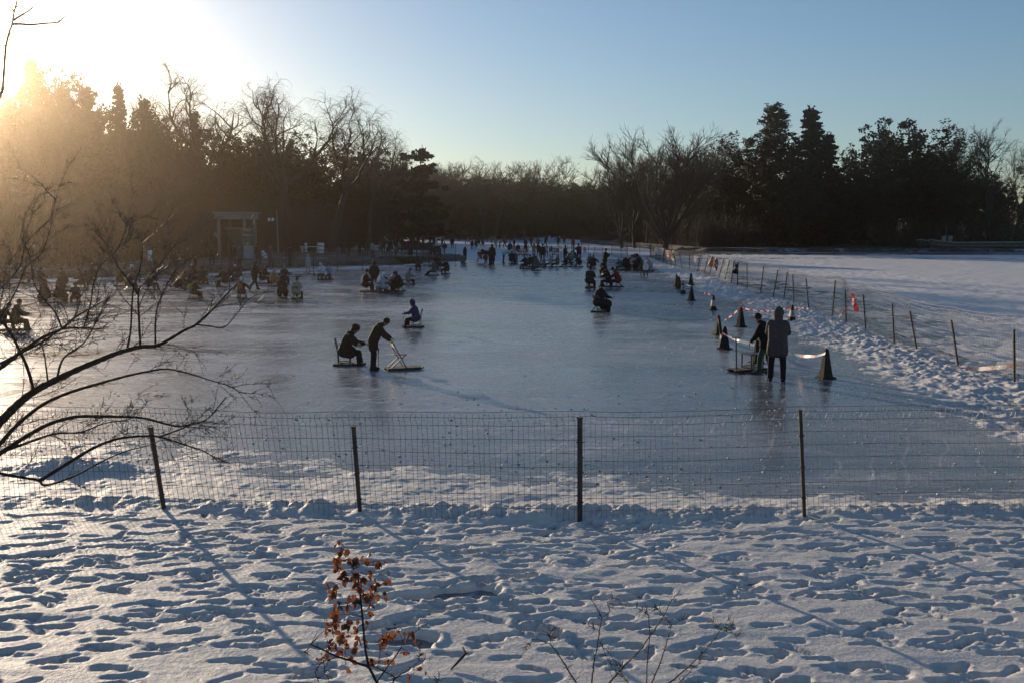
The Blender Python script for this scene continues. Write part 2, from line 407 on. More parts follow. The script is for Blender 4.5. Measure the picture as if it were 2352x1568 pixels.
# the ploughed bank along the right-hand fence: lumpy and dirty
ss = 10 + np.cumsum(np.linspace(.035, .13, 1150)); ss = ss[ss < 104]
tt = np.concatenate([np.linspace(-2.0, -.5, 14)[:-1], np.arange(-.5, 3.2, .036), np.linspace(3.2, 5.5, 24)])
T, S = np.meshgrid(tt, ss)
X = fence_x(S) - T + .12*fbm(S*.4, S*0, 60, 2); Y = S
lump = np.abs(fbm(X*2.6, Y*2.6, 61, 5)) + .55*np.abs(fbm(X*7.5, Y*7.5, 62, 4))
wd = 1.5 + 1.1*vnoise(S*.22, S*0+5, 63)
prof = sstep(-1.0, .5, T)*sstep(wd*1.9, .55, T)*(1 - .45*np.exp(-(T/.35)**2))
H = -.035 + prof*(.03 + .15*lump) + .055*fbm(X*.9, Y*.9, 64, 4)*sstep(4.5, 1.0, T) + (.045*fbm(X*5, Y*5, 65, 4) + .035*(.6 - np.abs(fbm(X*10, Y*10, 66, 4)))*sstep(.35, .65, vnoise(X*1.3, Y*1.3, 67)))*sstep(4.6, 1.0, T)
H = np.where(T > 5.2, -.05, H); H = np.where(T < -1.8, np.minimum(H, -.02), H)
tag(link('snow_bank', grid_mesh('snow_bank', X, Y, H), None, M_BERM), kind='structure')

# the untouched white lake beyond the fence
ys = 8 + np.cumsum(np.linspace(.05, .55, 420)); ys = ys[ys < 127.5]
tt = np.concatenate([np.arange(0, 14, .07), 14 + np.cumsum(np.linspace(.08, 3.0, 110))])
T, Y = np.meshgrid(tt, ys); X = fence_x(Y) + .7 + T
edge = np.interp(Y, [8, 18, 22, 28, 34, 42, 50, 62, 72, 82, 130], [1.6, 1.6, .9, 1.3, 2.2, 3.2, 4.2, 3.6, 1.6, .4, .2])
H = .004 + .055*sstep(edge-1.2, edge+1.6, T + 1.3*fbm(X*.5, Y*.5, 70, 4)) + .045*fbm(X*1.7, Y*1.1, 71, 4) + .030*fbm(X*5, Y*4, 72, 3)
foot = vnoise(X*2.6, Y*3.4, 75)
H -= .05*sstep(.74, .84, foot)*sstep(16, 3, T)*sstep(80, 20, Y)
H += -.09*sstep(111, 122, Y + 2.2*fbm(X*.07, Y*.3, 73, 3)) - .06*sstep(.56, .62, vnoise(X*.02, Y*.23, 74))*sstep(80, 105, Y)
tag(link('snowy_lake', grid_mesh('snowy_lake', X, Y, H), None, M_SNOW_FAR), kind='structure')

# the second rink: scraped, frosted ice beyond the jetty
m, nt, b = new_mat('frosted_ice'); geo = node(nt, 'ShaderNodeNewGeometry'); nz = node(nt, 'ShaderNodeTexNoise', Scale=.35, Detail=7.0, Roughness=.65); nt.links.new(geo.outputs['Position'], nz.inputs['Vector'])
nt.links.new(mixc(nt, ramp(nt, nz.outputs['Fac'], .32, .68).outputs[0], (.40,.48,.56), (.62,.68,.74)), b.inputs['Base Color']); b.inputs['Roughness'].default_value = .55; b.inputs['IOR'].default_value = 1.31
P = [at(*p) for p in ((790,572),(835,558),(905,549.5),(1050,547.5),(1200,548.5),(1335,558.5),(1400,565),(1470,570),(1506,574),(1504,588),(1350,595),(1200,598),(1085,599),(1072,594),(960,587.5),(850,582.5))]
me = bpy.data.meshes.new('second_rink'); me.from_pydata([(p.x, p.y, .004) for p in P], [], [tuple(range(len(P)))[::-1]]); me.update(); tag(link('second_rink_ice', me, None, m), kind='structure')
# soft snow on the far edge of the rinks and round the second rink
def strip(name, P, w0, w1, h, seed, mat=M_SNOW_FAR):
    pts = [at(*p) for p in P]; d = [0]
    for a, b in zip(pts, pts[1:]): d.append(d[-1] + (b-a).length)
    s = np.arange(0, d[-1], .3); px_ = np.interp(s, d, [p.x for p in pts]); py_ = np.interp(s, d, [p.y for p in pts])
    t = np.linspace(w0, w1, 16); T, S = np.meshgrid(t, s)
    X = np.repeat(px_[:, None], 16, 1); Y = np.repeat(py_[:, None], 16, 1) + T
    e = sstep(w0, w0*.4, T)*sstep(w1, w1*.4, T)
    H = -.03 + e*(h + max(h, .10)*1.5*fbm(X*.55, Y*.55, seed, 5))
    tag(link(name, grid_mesh(name, X, Y, H), None, mat), kind='structure')
strip('snow_edge', [(-60,652),(0,645),(200,642),(400,637),(560,627),(720,620),(900,612),(1000,606),(1066,602)], -2.4, 2.0, .05, 80)
strip('snow_edge', [(1080,603),(1200,597),(1350,595),(1500,594)], -3.5, 3.0, .05, 81)
strip('snow_edge', [(760,557),(850,550),(1050,547.5),(1200,549),(1330,557)], -9, 7, .35, 82)
# ------------------------------------------------------------------ trees
def rv(rnd): return Vector((rnd.gauss(0, 1), rnd.gauss(0, 1), rnd.gauss(0, 1))).normalized()
def wander(rnd, p, d, L, k, kink, lift=0.0):
    pts = [p.copy()]; d = d.normalized()
    for i in range(k):
        d = (d + rv(rnd)*kink + Vector((0, 0, lift))).normalized()
        pts.append(pts[-1] + d*(L/k))
    return pts, d
def along(pts, t):
    f = t*(len(pts)-1); i = min(int(f), len(pts)-2); f -= i
    return pts[i].lerp(pts[i+1], f), (pts[i+1]-pts[i]).normalized()
def split_dir(rnd, d, ang):
    return (d*math.cos(ang) + (d.cross(rv(rnd))).normalized()*math.sin(ang)).normalized()

def droop(mb, rnd, p, d, L, r, n=5):
    pts = [p]; g = 0.0
    for i in range(n):
        g += .34; d = (d + Vector((rnd.gauss(0,.10), rnd.gauss(0,.10), -g*.55))).normalized(); pts.append(pts[-1] + d*(L/n))
    mb.tube(pts, [r*(1 - .75*i/n) for i in range(n+1)], 3, cap=False)

def willow(seed, H=20.0, lean=0.0, fork=.42, spread=.75, strands=8):
    rnd = random.Random(seed); T = MB(); C = MB()
    base = Vector((0, 0, -.4)); d = Vector((lean, rnd.uniform(-.08, .08), 1)).normalized(); r0 = H*.017
    tr, d = wander(rnd, base, d, H*fork, 5, .10, .05)
    T.tube(tr, [r0*(1.25 - .45*i/5) for i in range(6)], 8)
    for a in range(rnd.choice((3, 4))):
        az = a*2.1 + rnd.uniform(-.5, .5); dd = (d + Vector((math.cos(az), math.sin(az), 0))*rnd.uniform(.35, spread+.25)).normalized()
        L1 = H*rnd.uniform(.38, .56); l1, _ = wander(rnd, tr[-1] - d*rnd.uniform(0, H*.10), dd, L1, 9, .26, .10)
        T.tube(l1, [r0*.62*(1 - .8*i/9) for i in range(10)], 6)
        for b in range(6):
            t = rnd.uniform(.3, 1.0); p, pd = along(l1, t); d2 = split_dir(rnd, pd, rnd.uniform(.4, .9)); d2.z = d2.z*.6 + .35
            l2, _ = wander(rnd, p, d2, H*rnd.uniform(.13, .24)*(1.2-.5*t), 6, .30, .10)
            T.tube(l2, [r0*.26*(1 - .8*i/6) for i in range(7)], 4)
            for c in range(6):
                p, pd = along(l2, rnd.uniform(.15, 1)); d3 = split_dir(rnd, pd, rnd.uniform(.4, 1.0))
                l3, d3 = wander(rnd, p, d3, H*rnd.uniform(.05, .10), 4, .3, .06)
                C.tube(l3, [r0*.09*(1 - .6*i/4) for i in range(5)], 3, cap=False)
                for s in range(strands):
                    p, pd = along(l3, rnd.uniform(.1, 1)); droop(C, rnd, p, split_dir(rnd, pd, rnd.uniform(.2, 1.0)), H*rnd.uniform(.04, .13), .013)
    return T, C

def bare(seed, H=18.0, spread=.5, fork=.25, up=.12, n1=5, n2=8, n3=7, twig=1.0, kink=.14, fine=.022):
    rnd = random.Random(seed); T = MB(); C = MB(); r0 = H*.014
    tr, d = wander(rnd, Vector((0, 0, -.4)), Vector((rnd.uniform(-.08,.08), rnd.uniform(-.08,.08), 1)), H*fork, 4, .06)
    T.tube(tr, [r0*(1.3 - .4*i/4) for i in range(5)], 8)
    for a in range(n1):
        az = a*2.4 + rnd.uniform(-.4, .4); dd = (d + Vector((math.cos(az), math.sin(az), 0))*rnd.uniform(.15, spread)).normalized()
        l1, _ = wander(rnd, along(tr, rnd.uniform(.7, 1))[0], dd, H*rnd.uniform(.5, .74), 8, kink, up)
        T.tube(l1, [r0*.6*(1 - .85*i/8) for i in range(9)], 6)
        for b in range(n2):
            t = rnd.uniform(.2, .95); p, pd = along(l1, t); d2 = split_dir(rnd, pd, rnd.uniform(.35, .8))
            l2, _ = wander(rnd, p, d2, H*rnd.uniform(.14, .30)*(1.15-.6*t), 5, kink*1.2, up)
            T.tube(l2, [max(fine, r0*.25*(1 - .85*i/5)) for i in range(6)], 4)
            for c in range(n3):
                p, pd = along(l2, rnd.uniform(.15, 1)); d3 = split_dir(rnd, pd, rnd.uniform(.3, .8))
                l3, _ = wander(rnd, p, d3, H*rnd.uniform(.05, .12), 3, kink*1.3, up)
                C.tube(l3, [fine*1.3, fine, fine*.8, fine*.6], 3, cap=False)
                for s in range(5):
                    p, pd = along(l3, rnd.uniform(.1, 1)); d4 = split_dir(rnd, pd, rnd.uniform(.3, .8))
                    q, _ = wander(rnd, p, d4, H*rnd.uniform(.02, .06)*twig, 2, kink, up)
                    C.tube(q, [fine*.8, fine*.6, fine*.4], 3, cap=False)
    return T, C

def clump(mb, rnd, c, rad, n, size, flat=1.0):
    for i in range(n):
        v = rv(rnd)*rad*(rnd.random()**.45); v.z *= flat; p = c + v
        a = rv(rnd); b = a.orthogonal().normalized(); s = size*rnd.uniform(.6, 1.3)
        e = a*s; f = b*s*.5
        k = len(mb.v); mb.v.extend([tuple(p-e), tuple(p+f), tuple(p+e), tuple(p-f)]); mb.f.append((k, k+1, k+2, k+3)); mb.mi.append(mb.m)

def evergreen(seed, H=18.0, kind='cone', width=.34, dens=1.0):
    "trunk, boughs and leaf sprays; kind: cone, column, round, layered"
    rnd = random.Random(seed); T = MB(); C = MB(); r0 = H*.014
    tr, _ = wander(rnd, Vector((0, 0, -.4)), Vector((0, 0, 1)), H*(.97 if kind != 'round' else .72), 8, .03)
    T.tube(tr, [r0*(1.2 - 1.05*i/8) for i in range(9)], 7)
    n = {'cone': 190, 'column': 150, 'round': 100, 'layered': 120}[kind]
    for i in range(n):
        t = (i + rnd.random())/n
        if kind == 'layered': t = (math.floor(t*7) + rnd.random()*.42)/7
        z = H*(.08 + .90*t)
        if kind == 'cone': w = (1 - t)**1.05*(.85 + .45*math.sin(t*17 + seed)**2)
        elif kind == 'column': w = min(1.0, (1-t)*2.6)**.7*min(1, .55+t*2.0)*(.80 + .30*math.sin(t*13 + seed)**2)
        elif kind == 'round': w = math.sqrt(max(0, 1 - ((t-.58)/.46)**2))*rnd.uniform(.75, 1.12)
        else: w = (1.05 - t)**.6*rnd.uniform(.55, 1.15)*(.5 + t if t < .5 else 1)
        w = w*width*H; az = rnd.uniform(0, 6.283)
        if kind == 'round': p, d = along(tr, min(.98, t*.9 + .08))
        else: p, d = along(tr, min(.99, t*.95 + .05))
        end = Vector((math.cos(az)*w, math.sin(az)*w, z))
        if kind == 'layered': end.z = p.z + rnd.uniform(-.2, .6)
        T.tube([p, p.lerp(end, .55) + Vector((0, 0, -.2)), end], [r0*.28, r0*.18, r0*.06], 4, cap=False)
        m = max(2, int(w/ (H*(.055 if kind == 'layered' else .036))))
        for k in range(m):
            f = (k + .6)/m; c = p.lerp(end, f) + rv(rnd)*H*.022
            rad = H*{'cone': .024, 'column': .027, 'layered': .040, 'round': .040}[kind]*rnd.uniform(.7, 1.2)*(1.1 - .35*f if kind != 'round' else 1)
            clump(C, rnd, c, rad, int({'layered': 30}.get(kind, 17)*dens), H*{'layered': .0175}.get(kind, .0135), {'layered': .6, 'cone': .55}.get(kind, .8))
    if kind in ('cone', 'column'): clump(C, rnd, Vector((tr[-1].x, tr[-1].y, H*.98)), H*.02, 18, H*.013, 2.0)
    return T, C

PROTO = {}
def proto(key, fn, *a, mats=(M_BARK, M_TWIG), **k):
    T, C = fn(*a, **k)
    PROTO[key] = (T.mesh(key + '_trunk', [mats[0]]), C.mesh(key + '_crown', [mats[1]]))
for i in range(4): proto('willow%d' % i, willow, 100+i, lean=(.05, -.12, .18, -.05)[i], fork=(.46, .44, .40, .44)[i], mats=(M_BARK, M_WILLOW))
for i in range(4): proto('bare%d' % i, bare, 200+i, spread=(.5, .62, .45, .75)[i], kink=(.14, .18, .16, .24)[i], up=(.10, .06, .12, .05)[i])
proto('vase0', bare, 301, spread=1.15, fork=.14, up=.09, n1=13, n2=11, n3=8, kink=.05)
proto('vase1', bare, 302, spread=.48, fork=.14, up=.12, n1=7, n2=9, n3=7, kink=.09)
proto('gnarled0', bare, 303, spread=1.0, fork=.30, up=.03, n1=5, n2=9, n3=7, kink=.30)
EG = (M_BARK, M_LEAF); EC = (M_BARK, M_LEAF2)
for i in range(3): proto('cone%d' % i, evergreen, 400+i, kind='cone', width=(.26, .29, .21)[i], mats=EC, dens=1.2)
for i in range(2): proto('column%d' % i, evergreen, 410+i, kind='column', width=(.175, .19)[i], mats=EC, dens=1.3)
for i in range(3): proto('round%d' % i, evergreen, 420+i, kind='round', width=(.36, .42, .34)[i], mats=EG, dens=1.25)
for i in range(2): proto('layered%d' % i, evergreen, 430+i, kind='layered', width=(.26, .42)[i], mats=EC)
PH = {'willow': 20.0, 'bare': 18.0, 'vase': 18.0, 'gnarled': 18.0}
TOPS = {k: max(v.co.z for v in m[1].vertices) for k, m in PROTO.items()}
trnd = random.Random(5)
def tree(key, px, top, base_py=None, Y=None, label=None, name='tree', cat='tree', group=None, wide=1.0, rz=None):
    "a tree whose top stands at photo row `top`; its foot is on the shore terrain"
    if Y is None: Y = at(px, base_py).y
    p = atY(px, top, Y); z0 = tz(p.x, p.y); s = max(.2, (p.z - z0)/TOPS[key])
    o = empty(name, (p.x, p.y, z0), trnd.uniform(0, 6.283) if rz is None else rz); o.scale = (s*wide, s*wide, s)
    link('trunk', PROTO[key][0], o); link('crown', PROTO[key][1], o)
    return tag(o, label, cat, group)

# left shore: willows against the sky, evergreens of the hill behind them
G_W, G_E, G_B = 'bare willows along the west bank', 'evergreens on the sunlit hill', 'trees of the far shore'
tree('willow0', 508, 138, Y=112, rz=.3, name='willow_tree', wide=1.35, label='widest bare willow left of the white pavilion, forked trunk against the sky', group=G_W)
tree('willow2', 618, 158, Y=110, rz=2.0, name='willow_tree', label='bare willow rising straight above the ticket booth', group=G_W)
tree('willow1', 672, 186, Y=113, rz=1.0, name='willow_tree', label='slimmer bare willow half hidden between two bigger willows', group=G_W)
tree('willow3', 750, 192, Y=108, rz=4.0, name='willow_tree', wide=1.15, label='stout bare willow with a thick trunk reaching down to the bank', group=G_W)
tree('willow1', 838, 240, Y=122, rz=3.1, name='willow_tree', label='low bare willow at the right end of the willow row', group=G_W)
tree('willow0', 895, 315, Y=140, rz=5.1, name='willow_tree', wide=1.2, label='smallest hazy willow beside the flat topped pine', group=G_W)
tree('bare1', 430, 245, Y=120, label='bushy bare tree in the haze beside the widest willow', group=G_W)
tree('bare2', 372, 225, Y=125, label='twiggy bare tree between two pointed conifers in the glare', group=G_W)
tree('willow2', 320, 190, Y=128, rz=1.2, name='willow_tree', label='faint bare willow in the sun glare behind pointed conifers', group=G_W)
for key, px, top, Y, w, lab in (
        ('cone1', 72, 128, 150, 1.15, 'tall cedar standing highest in the sun glare'),
        ('round0', 128, 152, 148, .8, 'rounded pine just right of the tall cedar'),
        ('round1', 45, 186, 150, 1.0, 'broad evergreen under the tall cedar'),
        ('round2', 185, 200, 145, .9, 'low rounded evergreen sloping down from the cedar'),
        ('cone2', 205, 193, 143, 1.0, 'small pointed evergreen on the glaring hill'),
        ('cone0', 270, 186, 138, .8, 'narrow pointed conifer in the glare, first spire right of the cedar'),
        ('cone1', 336, 216, 134, .8, 'second pointed conifer right of the cedar'),
        ('cone2', 443, 248, 126, 1.0, 'dark pointed conifer below the widest willow'),
        ('round1', 5, 207, 146, 1.1, 'wide dark evergreen at the very left edge of the hill'),
        ('round0', -60, 205, 146, 1.1, 'evergreen at the left frame edge, mostly cut off'),
        ('round0', 300, 245, 138, 1.1, 'rounded evergreen between the two pointed conifers'),
        ('round2', 385, 268, 132, 1.1, 'evergreen with a flat top at the left foot of the willows'),
        ('round1', 520, 296, 128, 1.1, 'round evergreen behind the fork of the widest willow'),
        ('round0', 585, 300, 128, 1.1, 'round evergreen behind the ticket booth willow'),
        ('round2', 650, 302, 128, 1.1, 'round evergreen behind the slimmer willow'),
        ('round1', 720, 318, 130, 1.1, 'dark evergreen left of the stout willow trunk'),
        ('round0', 800, 325, 134, 1.0, 'dark evergreen right of the stout willow trunk'),
        ('round2', 862, 338, 140, 1.0, 'round evergreen below the low end willow'),
        ('layered1', 958, 338, 120, 1.0, 'dark flat topped pine leaning over the middle of the bank'),
        ('round1', 905, 362, 160, .9, 'evergreen tucked left of the flat topped pine')):
    nm = {'l': 'cedar_tree', 'c': 'conifer_tree', 'r': 'evergreen_tree'}[key[0]]
    if 'pine' in lab: nm = 'pine_tree'
    tree(key, px, top, Y=140 + (Y-120)*1.5, wide=w, name=nm, label=lab, group=G_E)
# a lower rank of evergreens and bare trees fills the hillside
for i in range(46):
    px = -420 + i*31 + trnd.uniform(-12, 12); sky = np.interp(px, [-400, 0, 200, 450, 700, 950], [215, 222, 225, 290, 320, 385])
    tree(trnd.choice(('round0', 'round1', 'round2', 'cone1', 'bare0', 'bare2')), px, sky + trnd.uniform(18, 75), Y=trnd.uniform(140, 205), name='hill_tree',
         label='dark tree in the shaded wood that covers the hillside', group='shaded wood on the hill')
# the far shore across the second rink
FARN = 0
for i in range(44):
    px = 900 + i*16.5 + trnd.uniform(-9, 9); sky = np.interp(px, [880, 960, 1040, 1150, 1260, 1310, 1380, 1430, 1700], [372, 368, 352, 356, 364, 384, 368, 345, 345])
    k = trnd.choice(('bare0', 'bare1', 'bare2', 'bare3', 'willow1', 'bare3'))
    tree(k, px, sky + (trnd.uniform(0, 14) if i % 2 else trnd.uniform(16, 60)), Y=trnd.uniform(228, 275) if px < 1330 else trnd.uniform(196, 235), wide=1.25, name='bare_tree',
         label='bare grey brown tree in the far wood behind the second rink', group='far wood behind the second rink')
for i in range(30):
    px = 880 + i*22 + trnd.uniform(-9, 9); lim = np.interp(px, [880, 1000, 1200, 1330, 1440, 1600], [395, 400, 412, 415, 408, 420])
    tree(trnd.choice(('round0', 'round1', 'round2')), px, lim + trnd.uniform(-8, 22), Y=trnd.uniform(238, 282) if px < 1330 else trnd.uniform(205, 240), wide=1.6, name='far_tree',
         label='dark crown filling the far wood below the bare treetops', group='dark crowns of the far wood')
# the wooded point on the right
for key, px, top, base, w, nm, lab in (
        ('vase1', 1432, 326, 560, 1.0, 'bare_tree', 'bare spreading tree at the tip of the wooded point'),
        ('bare0', 1462, 345, 560, 1.0, 'bare_tree', 'twiggy bare tree just left of the fan shaped tree'),
        ('vase0', 1532, 276, 562, 1.3, 'bare_tree', 'bare fan shaped tree with upright limbs, tallest on the point'),
        ('bare2', 1490, 322, 556, .9, 'bare_tree', 'slim bare tree against the left side of the fan shaped tree'),
        ('bare1', 1622, 318, 556, .8, 'bare_tree', 'pale bare tree left of the rounded evergreens'),
        ('bare3', 1660, 300, 553, .8, 'bare_tree', 'thin bare tree peeping over the rounded evergreens'),
        ('round0', 1590, 372, 556, .9, 'evergreen_tree', 'lowest evergreen beside the fan shaped tree'),
        ('round1', 1668, 330, 558, .9, 'evergreen_tree', 'rounded evergreen left of the tall column cypress'),
        ('round2', 1712, 300, 560, .9, 'evergreen_tree', 'taller rounded evergreen touching the column cypress'),
        ('column0', 1786, 234, 562, 1.45, 'cypress_tree', 'tallest column shaped cypress with a rounded top'),
        ('cone0', 1866, 240, 562, 1.45, 'conifer_tree', 'pointed conifer spire beside the column cypress'),
        ('cone1', 1905, 300, 563, 1.3, 'conifer_tree', 'broad lower conifer right of the pointed spire'),
        ('round0', 1835, 345, 564, 1.0, 'evergreen_tree', 'dark evergreen below the gap between cypress and spire'),
        ('round1', 1985, 322, 562, .9, 'evergreen_tree', 'small rounded evergreen left of the two big domes'),
        ('round2', 2044, 272, 560, 1.0, 'evergreen_tree', 'first big dark domed evergreen near the right edge'),
        ('round0', 2125, 268, 560, 1.05, 'evergreen_tree', 'second big dark domed evergreen near the right edge'),
        ('round1', 2185, 312, 561, .9, 'evergreen_tree', 'lower dark evergreen right of the two big domes'),
        ('bare0', 2205, 286, 552, .9, 'bare_tree', 'bare tree behind the lower dark evergreen'),
        ('gnarled0', 2290, 273, 562, .85, 'bare_tree', 'gnarled bare tree with crooked limbs above the moored boat'),
        ('bare1', 2345, 318, 560, .9, 'bare_tree', 'bare tree at the right edge behind the boat'),
        ('round2', 2420, 330, 560, 1.0, 'evergreen_tree', 'evergreen cut off by the right frame edge')):
    tree(key, px, top, Y=at(px, base + 12).y + 2 + (562-base)*1.2, wide=w, name=nm, label=lab, group='trees of the wooded point')
for i in range(40):
    px = 1440 + i*26 + trnd.uniform(-10, 10); sky = np.interp(px, [1420, 1560, 1650, 1760, 1900, 2000, 2120, 2350, 2500], [400, 410, 360, 340, 350, 355, 330, 380, 380])
    tree(trnd.choice(('round0', 'round1', 'round2', 'bare0', 'bare2', 'bare3')), px, sky + trnd.uniform(10, 90), Y=at(px, 572).y + trnd.uniform(6, 45), wide=1.1, name='shore_tree',
         label='black shaded tree in the mass of the wooded point', group='dark mass of the wooded point')
# a fallen limb reaching low over the ice from the tip of the point
F = MB(); B0 = at(1452, 562)
def lp(px, py, dz=0): return atY(px, py, B0.y + dz)
F.tube([lp(1462, 552), lp(1452, 536), lp(1440, 531), lp(1425, 541), lp(1405, 548), lp(1380, 549), lp(1350, 545), lp(1320, 549), lp(1290, 547)], [.55, .5, .42, .4, .36, .3, .24, .16, .06], 7)
F.tube([lp(1380, 549), lp(1362, 541), lp(1345, 533), lp(1322, 536)], [.18, .14, .1, .04], 5); F.tube([lp(1440, 532), lp(1420, 531), lp(1400, 540), lp(1385, 536)], [.22, .16, .1, .04], 5)
rnd = random.Random(3)
for i in range(60):
    px = rnd.uniform(1295, 1425); p = lp(px, 546 + rnd.uniform(-3, 3)); q, _ = wander(rnd, p, Vector((rnd.uniform(-1, .3), rnd.uniform(-.4, .4), rnd.uniform(-.2, .8))), rnd.uniform(.8, 2.2), 3, .3); F.tube(q, [.04, .03, .02, .01], 3, cap=False)
tag(F.build('fallen_tree', M_BARK), 'dark fallen tree limb lying low over the ice at the tip of the point', 'tree')

# brush that closes the woods near the ground
def thicket(name, P, n, h0, h1, dep, seed, lab):
    rnd = random.Random(seed); mb = MB()
    for i in range(n):
        f = rnd.random()*(len(P)-1); k = int(f); f -= k; px = P[k][0]*(1-f) + P[k+1][0]*f; py = P[k][1]*(1-f) + P[k+1][1]*f
        p = at(px, py); p.y += 1.5 + dep*rnd.random()**1.3; p.x *= p.y/at(px, py).y; p.z = tz(p.x, p.y)
        L = rnd.uniform(h0, h1)
        for s in range(3):
            q, _ = wander(rnd, p + Vector((rnd.gauss(0,.4), rnd.gauss(0,.4), -.2)), Vector((rnd.gauss(0,.35), rnd.gauss(0,.35), 1)), L*rnd.uniform(.6, 1), 4, .22); mb.tube(q, [.05, .04, .03, .022, .012], 3, cap=False)
            for c in range(4):
                a, ad = along(q, rnd.uniform(.3, 1)); w, _ = wander(rnd, a, split_dir(rnd, ad, .7), L*.28, 2, .2); mb.tube(w, [.022, .016, .01], 3, cap=False)
    tag(mb.build(name, M_TWIG), lab, 'undergrowth', kind='stuff')
thicket('undergrowth', [(-150, 640), (200, 622), (500, 606), (700, 590), (860, 560)], 1300, 2.5, 7, 34, 1, 'bare brush covering the hillside behind the pavilion')
thicket('undergrowth', [(860, 548), (1200, 545), (1400, 556)], 1300, 4, 11, 45, 2, 'bare brush under the far wood behind the second rink')
thicket('undergrowth', [(1450, 562), (1600, 574), (2500, 576)], 1500, 2.5, 7, 30, 3, 'dark brush under the trees of the wooded point')
# ------------------------------------------------------------------ fences
def post_mesh(L, w=.050, bands=()):
    mb = MB(); mb.box((0, 0, L/2 - .1), (w, w*.8, L + .2))
    mb.box((0, 0, L + .004), (w*1.2, w, .012))
    for z in bands: mb.box((0, 0, z), (w*1.35, w*1.15, .012))
    return mb.mesh('post', [M_POST])
POSTM = post_mesh(1.0, bands=(.22, .5, .78))
def fence(name, label, posts, topline=None, vs=.068, hs=.15, wire=.0016, seg_jit=.0, over=.12, wire_mat=None, ends=True, seed=0, sag=.05):
    "posts: (foot, head) points; the wire mesh hangs on their far side"
    rnd = random.Random(seed); root = empty(name, posts[0][0])
    base = posts[0][0]
    for a, b in posts:
        o = link('post', POSTM, root); d = b - a; L = d.length
        o.location = a - base; o.rotation_euler = d.to_track_quat('Z', 'Y').to_euler(); o.scale = (1, 1, L)
    mb = MB(); A = [(a - base, b - base) for a, b in posts]
    for k in range(len(A)-1):
        (a0, b0), (a1, b1) = A[k], A[k+1]
        L = (a1 - a0).length; n = max(2, int(L/vs)); e = a1 - a0; nrm = Vector((-e.y, e.x, 0)).normalized()
        if nrm.x*.6 + nrm.y < 0: nrm = -nrm
        off = nrm*.045; h0 = topline(k, 0) if topline else b0.z + over(b0.y) if callable(over) else b0.z + over; h1 = topline(k, 1) if topline else b1.z + over(b1.y) if callable(over) else b1.z + over
        bow = rnd.uniform(-1, 1)*.06; lean = (b0-a0)/(b0.z-a0.z), (b1-a1)/(b1.z-a1.z)
        def pt(t, z):
            p = a0.lerp(a1, t); l = lean[0].lerp(lean[1], t); p = p + l*z + off + nrm*bow*math.sin(math.pi*t)*z
            return p
        def top(t): return h0*(1-t) + h1*t - sag*math.sin(math.pi*t)*abs(math.sin(k*1.7+.5))
        for i in range(n):
            t = (i + rnd.uniform(-.12, .12))/n; h = top(t); j = nrm*rnd.uniform(-.010, .010) + e.normalized()*rnd.uniform(-.012, .012)
            mb.tube([pt(t, -.02), pt(t, h*.45) + j, pt(t, h - .12) - j, pt(t, h - .06) + j*1.6, pt(t, h)], wire, 3, cap=False)
        m = max(3, int((h0+h1)/2/hs)); w2 = wire*1.15
        for r in list(range(m)) + [m - .4, m]:
            S = 10; pts = []
            for q in range(S+1):
                t = q/S; z = top(t)*r/m + .005*math.sin(t*9 + r*2 + k) + .02
                pts.append(pt(t, z))
            mb.tube(pts, w2, 3, cap=False)
    mb.build('wire_mesh', wire_mat or M_WIRE, root)
    return tag(root, label, 'fence')
def fpost(b, t):
    p = at(*b); return p, atY(t[0], t[1], p.y + .01)
fr = [fpost(*x) for x in [FRONT[5]] + FRONT[:5]]
x_end = Vector((9.3, 12.3, 0)); fr.append((x_end, x_end + Vector((0, 0, 1.2)))); x_end = Vector((-9.5, 12.7, 0)); fr.insert(0, (x_end, x_end + Vector((0, 0, 1.15))))
tops_py = {0: 930, 1: 930, 2: 940, 3: 951, 4: 950, 5: 938, 6: 935, 7: 935}
def tl(k, e):
    i = k + e; p = fr[i][0]; return atY(0, tops_py[i], p.y).z
fence('front_fence', 'wire mesh fence on brown posts standing in the trodden snow, nearest to the viewer', fr, tl, vs=.066, hs=.15, wire=.0030, seed=1, sag=.03)
def rpost(b, t):
    "the foot slides along the smoothed fence line so that the mesh runs true"
    r = ray(*b); u = r.x/r.y; lo, hi = 12.0, 160.0
    for i in range(50):
        m_ = (lo+hi)/2
        if u*m_ < float(fence_x(m_)): lo = m_
        else: hi = m_
    p = V0((u*lo, lo, 0)); return p, atY(t[0], t[1], lo + .01)
V0 = Vector
rp = [rpost(*x) for x in RIGHT]; rp = [q for i, q in enumerate(rp) if all((q[0]-k[0]).length > .35 for k in rp[:i])]; rp.sort(key=lambda q: q[0].y)
rp = [(a, b if .7 < b.z < 1.75 else Vector((b.x, b.y, max(.9, min(1.4, b.z))))) for a, b in rp]
q = rp[0][0] + Vector((.8, -3.2, 0)); rp.insert(0, (q, q + Vector((0, 0, 1.3)))); q = q + Vector((.5, -3.3, 0)); rp.insert(0, (q, q + Vector((0, 0, 1.3))))
fence('lakeside_fence', 'long wire mesh fence on leaning dark posts between rink and white lake', rp, None, vs=.075, hs=.19, wire=.0030, over=lambda y: float(np.interp(y, [18, 30, 45, 60], [.34, .20, .10, .05])), seed=2, sag=.10)
def bpost(zn, x, y0, y1):
    p = at(*zn(x, y0)); return p, atY(*zn(x, y1), p.y)
BK = [bpost(ZC, *a) for a in ((2205,440,290),(2085,440,278),(1940,436,272),(1865,462,300),(1755,430,280),(1650,440,270),(1548,462,318),(1482,468,300),(1398,460,270),(1318,458,290),(1240,460,285),(1160,465,300),(1135,470,300),(1020,468,290),(935,470,292),(855,470,290),(775,470,290),(700,470,292),(640,470,292))]
